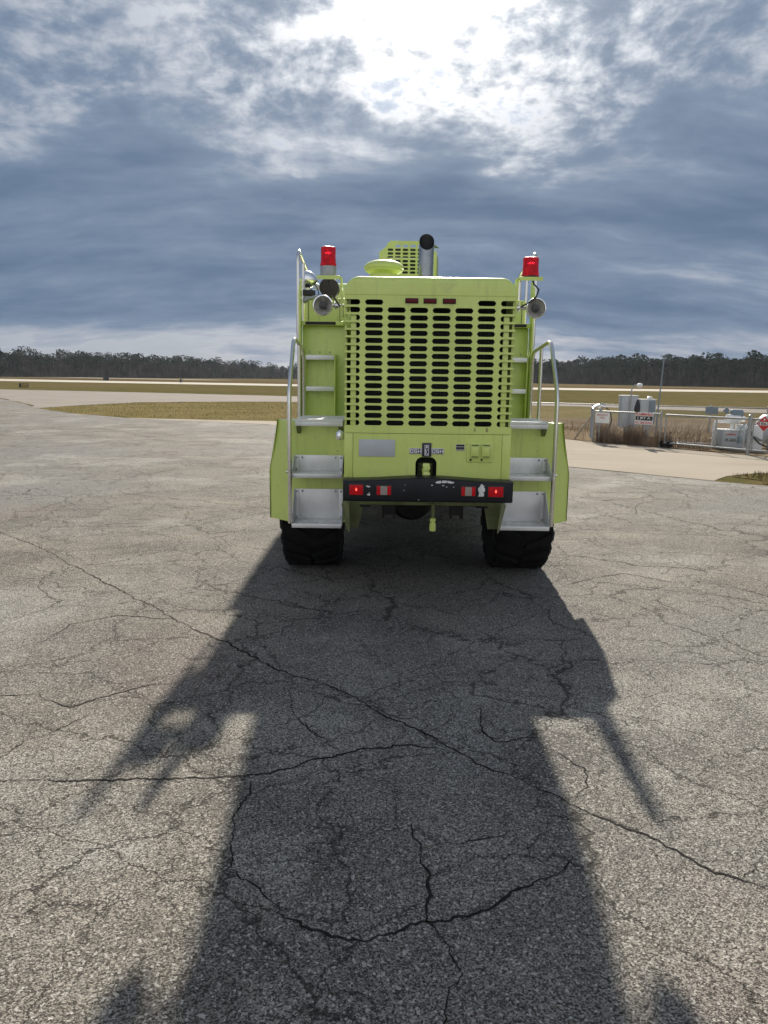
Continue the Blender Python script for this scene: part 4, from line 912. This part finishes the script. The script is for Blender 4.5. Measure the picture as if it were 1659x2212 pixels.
# signs
fd = Vector((F1[0]-F0[0], F1[1]-F0[1])).normalized(); fdir = (fd.x, fd.y); fn = (fd.y, -fd.x)
def fence_sign(name, ct, w, z0, z1, label, base_mat, group=None, A=F0, Bp=F1):
    d = Vector((Bp[0]-A[0], Bp[1]-A[1])); L = d.length; d /= L; nn = Vector((d.y, -d.x))
    c = Vector(A) + d*ct + nn*0.035
    root = empty(name, (c.x, c.y, z0), label, 'sign')
    b = MB(); q = [(c.x + d.x*u + nn.x*t, c.y + d.y*u + nn.y*t) for u, t in ((-w/2, 0), (w/2, 0), (w/2, 0.006), (-w/2, 0.006))]
    b.prism(q, 'z', z0, z1); b.build('board', M[base_mat], root, (c.x, c.y, z0), smooth=False)
    def panel(nm, u0, u1, za, zb, mat, lift=0.007, th=0.0015):
        q = [(c.x + d.x*u + nn.x*t, c.y + d.y*u + nn.y*t) for u, t in ((u0, lift), (u1, lift), (u1, lift+th), (u0, lift+th))]
        MB().prism(q, 'z', za, zb).build(nm, M[mat], root, (c.x, c.y, z0), smooth=False)
    def txt(s, h, u, z, mat, width, lift=0.0095, bold=0.02):
        text('lettering', s, h, c.x + d.x*u + nn.x*lift, c.y + d.y*u + nn.y*lift, z, M[mat], root, (c.x, c.y, z0), 0.002, width=width, bold=bold, dirx=(d.x, d.y))
    return panel, txt
pn, tx = fence_sign('notice_sign', 0.29, 0.42, 0.55, 0.83, 'white rounded notice board with faded red words at the fence corner', 'white')
tx('EMERGENCY', 0.05, 0, 0.765, 'redpale', 0.34, 0.007); tx('FUEL', 0.055, 0, 0.69, 'redpale', 0.15, 0.007)
pn, tx = fence_sign('fuel_sign', 1.50, 0.50, 0.57, 0.89, 'white fence sign reading FLAMMABLE, JET A and NO SMOKING', 'white')
tx('FLAMMABLE', 0.072, 0, 0.835, 'red', 0.47, 0.007); pn('black_band', -0.235, 0.24, 0.675, 0.785, 'signblack'); tx('JET A', 0.075, 0.03, 0.730, 'white', 0.30)
pn('white_bar', -0.175, -0.16, 0.68, 0.78, 'white', 0.009); tx('NO SMOKING', 0.062, 0, 0.615, 'red', 0.47, 0.007)
# placard 1863 on the gate
gd_ = Vector((G1[0]-G0[0], G1[1]-G0[1])); gL = gd_.length; gd_ /= gL; gn = Vector((gd_.y, -gd_.x))
c = Vector(G0) + gd_*(gL*0.625) + gn*0.04
root = empty('hazard_placard', (c.x, c.y, 0.59), 'red diamond placard with the number 1863 on the gate', 'sign')
def dia(r, l0, l1): 
    vs = []
    for l in (l0, l1): vs += [(c.x + gd_.x*u + gn.x*l, c.y + gd_.y*u + gn.y*l, 0.755 + w_) for u, w_ in ((0, -r), (r, 0), (0, r), (-r, 0))]
    return MB().add(vs, [(0, 1, 2, 3), (7, 6, 5, 4)] + [(i, (i+1) % 4, (i+1) % 4+4, i+4) for i in range(4)])
dia(0.190, 0, 0.004).build('board', M['white'], root, (c.x, c.y, 0.59), smooth=False)
dia(0.178, 0.0045, 0.006).build('red_field', M['red'], root, (c.x, c.y, 0.59), smooth=False)
q = [(c.x + gd_.x*u + gn.x*l, c.y + gd_.y*u + gn.y*l) for u, l in ((-0.125, 0.0065), (0.125, 0.0065), (0.125, 0.0075), (-0.125, 0.0075))]
MB().prism(q, 'z', 0.715, 0.795).build('number_panel', M['white'], root, (c.x, c.y, 0.59), smooth=False)
text('lettering', '1863', 0.07, c.x + gn.x*0.008, c.y + gn.y*0.008, 0.755, M['signblack'], root, (c.x, c.y, 0.59), 0.002, width=0.22, bold=0.02, dirx=(gd_.x, gd_.y))
MB().prism([(c.x + gd_.x*u + gn.x*l, c.y + gd_.y*u + gn.y*l) for u, l in ((-0.018, 0.0065), (0.018, 0.0065), (0.018, 0.0075), (-0.018, 0.0075))], 'z', 0.83, 0.875).build('flame_mark', M['white'], root, (c.x, c.y, 0.59), smooth=False)
# backs of two signs on the far fence
b = MB().box(10.60, 11.02, 25.70, 25.706, 0.64, 0.875); tag(b.build('sign_back', M['cabdark'], None, (10.8, 25.7, 0.64), smooth=False), 'rectangular dark sign back hung on the far fence', 'sign')
b = MB().prism([(11.13, 0.76), (11.25, 0.64), (11.37, 0.76), (11.25, 0.88)], 'y', 25.60, 25.606); tag(b.build('sign_back', M['cabdark'], None, (11.25, 25.6, 0.64), smooth=False), 'diamond-shaped dark sign back hung on the far fence', 'sign')
# cabinets
def cabinet(x0, x1, y, z0, z1, label, mats, leg=True):
    base = ((x0+x1)/2, y+0.15, 0)
    root = empty('control_cabinet', base, label, 'cabinet')
    MB().box(x0, x1, y, y+0.32, z0, z1).build('case', M[mats[0]], root, base, bevel=0.008)
    MB().box(x0-0.015, x1+0.015, y-0.02, y+0.335, z1+0.0005, z1+0.02).build('lid', M['white'], root, base, bevel=0.005)
    MB().box(x0+0.03, x0+(x1-x0)*0.52, y-0.012, y-0.0005, z0+0.04, z1-0.03).build('door', M[mats[1]], root, base, bevel=0.004)
    MB().box(x0+(x1-x0)*0.54, x1-0.02, y-0.012, y-0.0005, z0+0.04, z1-0.03).build('door', M[mats[2]], root, base, bevel=0.004)
    MB().box((x0+x1)/2-0.09, (x0+x1)/2+0.09, y+0.06, y+0.2, 0, z0-0.0005).build('pedestal', M[mats[0]], root, base, bevel=0.006)
    return root, base
r1, b1 = cabinet(7.30, 7.80, 24.0, 0.26, 1.23, 'tall pale grey control cabinet under the curved lamp', ('cabgrey', 'cabgrey', 'cabgrey'))
r2, b2 = cabinet(7.88, 8.36, 24.0, 0.34, 1.12, 'shorter two-tone grey control cabinet beside the thin mast', ('cabgrey', 'cabgrey', 'cabdark'))
MB().lathe([(0.07, 0), (0.08, 0.02), (0.08, 0.06), (0.05, 0.08)], (8.20, 24.15, 1.141), 'z', 14).build('vent_cap', M['white'], r2, b2)
root = empty('gooseneck_lamp', (7.55, 23.9, 0.2), 'curved gooseneck lamp rising over the taller cabinet', 'lamp')
MB().tube([(7.55, 23.93, 0.2), (7.55, 23.93, 0.8), (7.55, 23.93, 1.38), (7.57, 23.93, 1.48), (7.63, 23.93, 1.56), (7.72, 23.93, 1.58)], 0.02, 8).build('conduit', M['galv'], root, (7.55, 23.9, 0.2))
MB().lathe([(0.03, 0.0), (0.06, 0.04), (0.075, 0.10), (0.06, 0.16)], (7.70, 23.93, 1.555), 'x', 14).build('lamp_head', M['white'], root, (7.55, 23.9, 0.2))
tag(MB().tube([(8.27, 23.6, 0), (8.30, 23.62, 0.9), (8.38, 23.65, 2.42)], 0.02, 10, radii=[0.026, 0.022, 0.018]).lathe([(0.03, 0), (0.06, 0.01), (0.06, 0.06), (0.03, 0.07)], (8.38, 23.65, 2.42), 'z', 10).build('mast_pole', M['cabdark'], None, (8.27, 23.6, 0)), 'tall thin slightly leaning mast beside the control cabinets', 'pole')
tag(MB().tube([(6.80, 20.45, 0), (6.81, 20.45, 0.45), (6.83, 20.44, 0.86)], 0.012, 6).build('rusty_rod', M['rust'], None, (6.80, 20.45, 0)), 'thin rust-orange rod standing in weeds behind the fence', 'rod')
b = MB(); q = [(0.035, 0.03), (0.075, 0.0), (0.085, 0.06), (0.07, 0.16), (0.055, 0.24), (0.03, 0.30), (0.012, 0.33)]
b.lathe([(r_*rc.uniform(0.9, 1.1), h) for r_, h in q], (6.62, 20.40, 0.885), 'z', 12); o = b.build('black_bag', M['cable'], None, (6.62, 20.4, 0.885))
for v in o.data.vertices: v.co.x += rc.uniform(-.012, .012); v.co.y *= 0.6; v.co.x += 0.12*(v.co.z-0.1)**2
tag(o, 'crumpled black bag tied over the fence top rail', 'bag')
# valve cluster behind fence corner
root = empty('valve_cluster', (6.28, 22.6, 0), 'dark hose and bright valve fittings behind the white notice', 'valve')
MB().tube([(6.2, 22.6, 0), (6.2, 22.6, 0.9)], 0.03, 10).build('riser', M['galv'], root, (6.28, 22.6, 0))
MB().tube([(6.05, 22.5, 0.93), (6.2, 22.5, 0.99), (6.38, 22.5, 0.93)], 0.045, 10).lathe([(0.05, 0), (0.05, 0.03)], (6.2, 22.45, 0.96), 'y', 12).build('valve_body', M['chrome'], root, (6.28, 22.6, 0))
MB().tube([(6.38, 22.5, 0.93), (6.50, 22.4, 0.8), (6.52, 22.3, 0.55), (6.42, 22.2, 0.3), (6.30, 22.1, 0.1), (6.2, 22.0, 0.03)], 0.02, 8).build('hose', M['cable'], root, (6.28, 22.6, 0))
# pump cabinet and pump set
PB = (8.72, 19.35, 0)
root = empty('pump_cabinet', PB, 'grey steel cabinet marked FLAMMABLE JET A behind the gate', 'cabinet')
MB().box(8.45, 8.95, 19.3, 19.8, 0.05, 0.50).build('case', M['cabgrey'], root, PB, bevel=0.008)
MB().box(8.47, 8.80, 19.288, 19.2995, 0.06, 0.485).build('door', M['cabgrey'], root, PB, bevel=0.004)
MB().box(8.44, 8.96, 19.28, 19.81, 0.5005, 0.52).build('lid', M['white'], root, PB, bevel=0.004)
MB().box(8.43, 8.97, 19.28, 19.82, 0.0, 0.0495).build('skid', M['dark'], root, PB, smooth=False)
MB().box(8.82, 8.90, 19.25, 19.2995, 0.20, 0.36).build('switch_box', M['cabdark'], root, PB, bevel=0.004)
MB().tube([(8.86, 19.27, 0.36), (8.86, 19.27, 0.56), (8.98, 19.35, 0.60)], 0.012, 8).build('conduit', M['galv'], root, PB)
text('lettering', 'FLAMMABLE', 0.05, 8.64, 19.2875, 0.405, M['red'], root, PB, 0.002, width=0.26, bold=0.02)
MB().box(8.535, 8.77, 19.2845, 19.2875, 0.23, 0.30).build('black_band', M['signblack'], root, PB, smooth=False)
MB().box(8.500, 8.515, 19.2845, 19.2875, 0.23, 0.30).build('black_bar', M['signblack'], root, PB, smooth=False)
text('lettering', 'JET A', 0.045, 8.655, 19.2843, 0.265, M['white'], root, PB, 0.002, width=0.18, bold=0.02)
PB = (9.1, 19.9, 0)
root = empty('fuel_pump', PB, 'white fuel pump with pipework standing behind the grey cabinet', 'pump')
b = MB().tube([(8.38, 19.7, 0.05), (8.38, 19.7, 0.62), (8.40, 19.7, 0.68), (8.46, 19.7, 0.70), (8.80, 19.8, 0.70)], 0.035, 12)
b.lathe([(0.06, 0), (0.06, 0.03)], (8.38, 19.7, 0.25), 'z', 12).lathe([(0.06, 0), (0.06, 0.03)], (8.38, 19.7, 0.12), 'z', 12); b.build('suction_pipe', M['white'], root, PB)
b = MB().lathe([(0.06, -0.22), (0.12, -0.2), (0.13, 0.0), (0.12, 0.12), (0.07, 0.15), (0.07, 0.25)], (9.0, 19.95, 0.76), 'x', 18).lathe([(0.14, -0.1), (0.14, -0.07)], (9.0, 19.95, 0.76), 'x', 18).lathe([(0.05, 0), (0.05, 0.2), (0.08, 0.21), (0.08, 0.24)], (8.95, 19.95, 0.50), 'z', 14)
b.build('pump_body', M['white'], root, PB)
b = MB().lathe([(0.09, -0.15), (0.1, -0.14), (0.1, 0.12), (0.06, 0.15)], (9.05, 19.95, 0.90), 'x', 16); b.build('motor', M['cabdark'], root, PB)
MB().box(9.05, 9.55, 19.5, 20.0, 0.0, 0.62).build('filter_housing', M['white'], root, PB, bevel=0.02)
b = MB()
for k in range(5): b.lathe([(0.03, 0), (0.03, 0.05)], (9.1+k*0.1, 19.6+0.02*k, 0.6205), 'z', 10)
b.tube([(9.1, 19.45, 0.2), (9.3, 19.42, 0.35), (9.5, 19.45, 0.25)], 0.03, 10).tube([(9.12, 19.45, 0.1), (9.12, 19.45, 0.55)], 0.022, 8); b.build('fittings', M['galv'], root, PB)
MB().tube([(7.6, 20.1, 0.12), (8.0, 19.9, 0.12), (8.38, 19.7, 0.12)], 0.03, 10).build('feed_pipe', M['white'], root, PB)
tag(MB().tube([(8.62, 18.27, 0.62), (8.66, 18.2, 0.45), (8.78, 18.06, 0.28), (9.0, 17.85, 0.16), (9.2, 17.7, 0.10)], 0.022, 10).build('fuel_hose', M['cable'], None, (9.0, 17.85, 0.1)), 'black fuel hose hanging below the red diamond placard', 'hose')
PB = (10.4, 20.0, 0)
root = empty('storage_tank', PB, 'pale blue horizontal fuel tank at the right edge', 'tank')
MB().lathe([(0.05, -0.62), (0.25, -0.58), (0.36, -0.5), (0.38, -0.45), (0.38, 1.6), (0.3, 1.7)], (10.3, 20.1, 0.5), 'x', 28).build('shell', M['tankblue'], root, PB)
for x in (10.1, 11.3): MB().box(x, x+0.12, 19.8, 20.4, 0.0, 0.25).build('saddle', M['cabdark'], root, PB, bevel=0.01)
MB().tube([(9.95, 19.75, 0.0), (9.95, 19.75, 0.86)], 0.03, 10).build('vent_pipe', M['galv'], root, PB)

# runway signs far left
def rsign(name, x, y, w, h, label, faces):
    root = empty(name, (x, y, 0), label, 'sign')
    MB().box(x-w/2, x+w/2, y, y+0.18, 0.06, h).build('housing', M['signblack'], root, (x, y, 0), bevel=0.01)
    for a, c, m in faces: MB().box(x-w/2+a*w+0.01, x-w/2+c*w-0.01, y-0.008, y-0.0005, 0.09, h-0.03).build('face', M[m], root, (x, y, 0), smooth=False)
    for k in (-0.35, 0.35): MB().box(x+k*w-0.03, x+k*w+0.03, y+0.06, y+0.12, 0, 0.0595).build('leg', M['galv'], root, (x, y, 0), smooth=False)
rsign('taxiway_sign', -40.6, 87.3, 1.0, 0.52, 'low taxiway sign with black panel and faded yellow face', [(0, .22, 'signblack'), (.22, 1, 'yellowsign')])
rsign('taxiway_sign', -66, 184, 1.3, 0.75, 'small wide black marker board in the grass left of the far one', [(0, 1, 'signblack')])
rsign('taxiway_sign', -43.5, 165.8, 0.55, 0.75, 'small upright black marker board nearest the truck beside the runway', [(0, 0.55, 'signblack'), (.55, 1, 'cabdark')])

# ================================================================== VEGETATION
def weeds(name, spots, mat, label, cat, hmin, hmax, wd, seed, lean=0.35):
    r = random.Random(seed); vs, fs = [], []
    for x, y, k in spots:
        h = r.uniform(hmin, hmax)*k; a = r.uniform(0, 6.283); l = r.uniform(0, lean)*h; dx, dy = math.cos(a)*l, math.sin(a)*l; t = r.uniform(0, 3.14); w = wd*r.uniform(.6, 1.3)
        wx, wy = math.cos(t)*w, math.sin(t)*w; o = len(vs)
        vs += [(x-wx, y-wy, 0.01), (x+wx, y+wy, 0.01), (x+dx*.4+wx*.7, y+dy*.4+wy*.7, h*.6), (x+dx*.4-wx*.7, y+dy*.4-wy*.7, h*.6), (x+dx, y+dy, h)]
        fs += [(o, o+1, o+2, o+3), (o+3, o+2, o+4)]
        if k > 1.05:
            for q in range(3):
                z = h*r.uniform(.3, .9); a2 = r.uniform(0, 6.283); l2 = r.uniform(.06, .16); o = len(vs)
                vs += [(x+dx*.4, y+dy*.4, z), (x+dx*.4+0.006, y+dy*.4, z-.008), (x+dx*.4+math.cos(a2)*l2, y+dy*.4+math.sin(a2)*l2, z+l2*.9)]; fs += [(o, o+1, o+2)]
    b = MB(); b.v = vs; b.f = fs
    return tag(b.build(name, M[mat], None, smooth=False, fix=False), label, cat, kind='stuff')
r = random.Random(11); sp = []
for k in range(2200):
    t = r.random(); q = lerp(F0, G0, 0.03 + 0.99*t); d = abs(r.gauss(0, 0.28)); clump = 0.5 + 0.5*math.sin(t*23)*math.sin(t*9+1)
    if r.random() < 0.35 + 0.65*clump: sp.append((q[0] - fn[0]*(d-.05), q[1] - fn[1]*(d-.05), (0.55 + 0.75*clump) * (1 if r.random() < .75 else 1.35)))
for k in range(420):
    t = r.random(); q = lerp(G0, G1, t*0.28); d = 0.15 + abs(r.gauss(0, 0.9)); sp.append((q[0] - fn[0]*d, q[1] - fn[1]*d, r.choice((0.4, 0.6, 0.8, 1.2))))
for k in range(1000):
    sp.append((r.uniform(5.8, 11), r.uniform(20.5, 28.0), r.choice((0.25, 0.35, 0.5, 0.7, 1.1))))
sp = [s_ for s_ in sp if (s_[0]-F0[0])*(-fn[0]) + (s_[1]-F0[1])*(-fn[1]) > -0.08]
weeds('dry_weeds', sp, 'weed', 'tangled brown dry weeds along the fuel yard fence', 'weeds', 0.16, 0.46, 0.006, 5)
sp = []
def inpoly(x, y, P):
    c = False
    for i in range(len(P)):
        (x1, y1), (x2, y2) = P[i], P[i-1]
        if (y1 > y) != (y2 > y) and x < (x2-x1)*(y-y1)/(y2-y1)+x1: c = not c
    return c
VG = [(6.3,13.9),(7.1,14.45),(7.9,13.95),(10.2,10.1),(9.9,9.7),(6.7,12.5),(6.4,12.9),(6.6,13.4)]
while len(sp) < 9000:
    x, y = r.uniform(6.2, 10.3), r.uniform(9.6, 14.6)
    if inpoly(x, y, VG): sp.append((x, y, r.choice((.5, .8, 1.0))))
weeds('verge_grass', sp, 'grassblade', 'short straw-coloured grass on the verge at the right edge', 'grass', 0.03, 0.09, 0.004, 6)
WG = [(-16.9,37.6),(-13.6,33.5),(-10.0,30.35),(-4.2,29.35),(-3.6,28.95),(4,25.4),(5.5,30),(5,51),(-6.6,51.3),(-10.5,50.1),(-14.6,47.3),(-16.4,41.5)]
sp = []
while len(sp) < 15000:
    x, y = r.uniform(-17, 5.5), r.uniform(25, 51.3)
    if inpoly(x, y, WG): sp.append((x, y, r.choice((.4, .7, 1.0))))
weeds('wedge_grass', sp, 'grassblade', 'short winter grass on the wedge between apron and taxiway', 'grass', 0.03, 0.09, 0.009, 8)

def pine_geo(r, h, needles=170, size=0.62):
    """crown of needle clumps spread over limbs"""
    b = MB(); cr = h*r.uniform(0.26, 0.36); z0 = h*r.uniform(0.10, 0.30)
    for k in range(needles):
        u = r.random()**0.85; z = z0 + (h-z0)*u
        prof = 0.45 + 0.55*math.sin(math.pi*min(1, 0.1 + u*0.7)) if u < .75 else math.sqrt(max(0.02, 1 - ((u-.75)/.25)**2))
        rad = cr*prof*math.sqrt(r.random())*r.uniform(.7, 1.15); a = r.uniform(0, 6.283)
        c = Vector((rad*math.cos(a), rad*math.sin(a), z)); s = size*r.uniform(.5, 1.15)
        n1 = Vector((r.gauss(0, 1), r.gauss(0, 1), r.gauss(0, .6))).normalized(); n2 = n1.cross(Vector((r.gauss(0, 1), r.gauss(0, 1), r.gauss(0, 1)))).normalized()
        b.add([c - n1*s*.5, c + n2*s*.35, c + n1*s*.55, c - n2*s*.3 + Vector((0, 0, s*.12))], [(0, 1, 2, 3)])
    return b
def trunk_geo(r, h, lean=0.03):
    b = MB(); b.tube([(0, 0, 0), (r.uniform(-lean, lean)*h, 0, h*.5), (r.uniform(-lean, lean)*h, r.uniform(-lean, lean)*h, h*.95)], .1, 6, radii=[0.16, 0.11, 0.03])
    for k in range(6):
        z = h*r.uniform(.35, .85); a = r.uniform(0, 6.283); L = h*r.uniform(.1, .2)
        b.tube([(0, 0, z), (L*math.cos(a), L*math.sin(a), z + L*.35)], .03, 4, radii=[.045, .012])
    return b
def bare_geo(r, h):
    b = MB(); b.tube([(0, 0, 0), (0, 0, h*.55)], .1, 4, cap=False, radii=[.13, .07])
    for k in range(80):
        a = r.uniform(0, 6.283); z = h*r.uniform(.08, .72); L = h*r.uniform(.12, .34); e = r.uniform(.5, 1.35); w = r.uniform(.06, .16)
        dx, dy = math.cos(a)*L*math.cos(e), math.sin(a)*L*math.cos(e); x0, y0 = dx*r.uniform(-.3, .8), dy*r.uniform(-.3, .8)
        b.add([(x0-w, y0, z), (x0+w, y0+w, z), (x0+dx, y0+dy, z+L*math.sin(e))], [(0, 1, 2)])
        b.add([(x0+dx*.4, y0+dy*.4-w, z+L*.3), (x0+dx*.4, y0+dy*.4+w, z+L*.3), (x0+dx*.4+r.uniform(-.5, .5)*L, y0+dy*.4+r.uniform(-.5, .5)*L, z+L*r.uniform(.6, 1.0))], [(0, 1, 2)])
    return b
def woodland(name, line, label, seed, hmean, rows=6, step=3.0, ever=0.45):
    r = random.Random(seed); G, Tw = MB(), MB()
    geo_p = [pine_geo(r, 1.0*h_, 150, 1.05) for h_ in (9, 10, 11, 8.5, 10.5)]; geo_b = [bare_geo(r, h_) for h_ in (8, 9, 10, 7.5)]; geo_t = [trunk_geo(r, 9)]
    for a, c in zip(line, line[1:]):
        d = Vector((c[0]-a[0], c[1]-a[1])); L = d.length; d /= L; nn = Vector((-d.y, d.x)); nn = nn if nn.y > 0 else -nn
        for row in range(rows):
            t = r.uniform(0, step)
            while t < L:
                p = Vector(a[:2]) + d*t + nn*(row*4.5 + r.uniform(-1.6, 1.6)); hh = hmean*(a[2] + (c[2]-a[2])*t/L)/10.0 * r.uniform(.84, 1.06)*(0.84 + 0.045*row)
                cl = 0.5 + 0.5*math.sin(p.x*0.07+seed)*math.sin(p.x*0.023+1.3)
                ev = r.random() < ever*(0.45 + 1.1*cl)
                src = r.choice(geo_p) if ev else r.choice(geo_b); ang = r.uniform(0, 6.28); ca, sa = math.cos(ang), math.sin(ang)
                tgt = G if ev else Tw
                tgt.add([(p.x + (v[0]*ca - v[1]*sa)*hh, p.y + (v[0]*sa + v[1]*ca)*hh, v[2]*hh) for v in src.v], src.f)
                if ev:
                    src = geo_t[0]; Tw.add([(p.x + v[0]*hh, p.y + v[1]*hh, v[2]*hh) for v in src.v], src.f)
                t += step*r.uniform(.6, 1.5)
            # undergrowth
        for k in range(int(L*40)):
            p = Vector(a[:2]) + d*r.uniform(0, L) + nn*r.uniform(-2.5, 24); h = r.uniform(.8, 7.5); w = r.uniform(.3, 1.0); x2 = r.uniform(-.5, .5)
            Tw.add([(p.x-w, p.y, 0), (p.x+w, p.y+r.uniform(-.3, .3), 0), (p.x+x2, p.y, h)], [(0, 1, 2)])
    b = MB(); nG = len(G.f); b.v = G.v + Tw.v; o = len(G.v); b.f = G.f + [tuple(i+o for i in f) for f in Tw.f]
    ob = b.build(name, [M['pine'], M['twig']], None, smooth=False, fix=False)
    for i, p in enumerate(ob.data.polygons):
        if i >= nG: p.material_index = 1
    return tag(ob, label, 'woodland', kind='stuff')
woodland('woodland', [(-330, 150, 10.2), (-215, 262, 10.2), (-148, 300, 10.4), (-105, 360, 10.2), (-62, 470, 9.6), (-10, 440, 9.6), (40, 380, 9.8)], 'dark far-off wood of pines and bare trees along the left horizon', 1, 1.02, step=2.3)
woodland('woodland', [(40, 370, 9.6), (76, 320, 9.8), (100, 262, 9.6), (118, 225, 9.4), (190, 190, 9.4), (290, 90, 9.6)], 'dark far-off wood of pines and bare trees on the right horizon', 2, 1.06, step=2.0, ever=0.6)
# pines that stand clear of the wood's skyline
r = random.Random(21); proto = []
for k in range(4):
    h = r.uniform(10, 12); proto.append((pine_geo(r, h, 300, 0.75), trunk_geo(r, h, .02)))
protom = []
def pine(x, y, k, s, label, group):
    root = empty('pine_tree', (x, y, 0), label, 'tree', group); root.scale = (s, s, s); root.rotation_euler.z = r.uniform(0, 6.28)
    if len(protom) <= k: protom.append((proto[k][0].build('crown', M['pine'], root, smooth=False, fix=False), proto[k][1].build('trunk', M['bark'], root)))
    else: dup(protom[k][0], parent=root); dup(protom[k][1], parent=root)
line = [(80, 312), (90, 286), (101, 258), (112, 234), (128, 222)]
for i in range(18):
    t = i/17*(len(line)-1.001); a = line[int(t)]; c = line[int(t)+1]; q = lerp(a, c, t-int(t))
    pine(q[0]+r.uniform(-2, 2), q[1]+6+r.uniform(-3, 6), i % 4 if i >= 4 else i, r.uniform(.80, .93), 'dark pine rising above the wood right of the truck', 'pines above the right-hand wood')
for i in range(9):
    q = lerp((-150, 302), (-112, 352), i/8); pine(q[0]+r.uniform(-3, 3), q[1]+4+r.uniform(-2, 6), i % 4, r.uniform(.86, 1.0), 'dark pine rising above the wood at the far left', 'pines above the left-hand wood')

# ------------------------------------------------------------------ air
hm = bpy.data.materials.new('haze_air'); hm.use_nodes = True; hm.node_tree.nodes.clear()
pv = hm.node_tree.nodes.new('ShaderNodeVolumePrincipled'); pv.inputs['Color'].default_value = (0.80, 0.88, 1.0, 1); pv.inputs['Density'].default_value = HAZE; pv.inputs['Anisotropy'].default_value = 0.2
ho = hm.node_tree.nodes.new('ShaderNodeOutputMaterial'); hm.node_tree.links.new(pv.outputs[0], ho.inputs['Volume'])
hz_ = MB().box(-2700, 2700, -500, 3700, -1.0, 16.0).build('haze', hm, None, smooth=False); tag(hz_, 'thin pale haze lying over the airfield', 'haze', kind='stuff')

for o in bpy.data.objects:
    if o.parent and o.name.split('.')[0] in ('rivet_row', 'bolt_set', 'shield_spokes', 'radiator_fins', 'grating', 'wire_mesh', 'fittings', 'emblem_letters', 'plate_band', 'pipe_fittings', 'locker_seam', 'engine_bay_side', 'emblem_field'): o['kind'] = 'stuff'
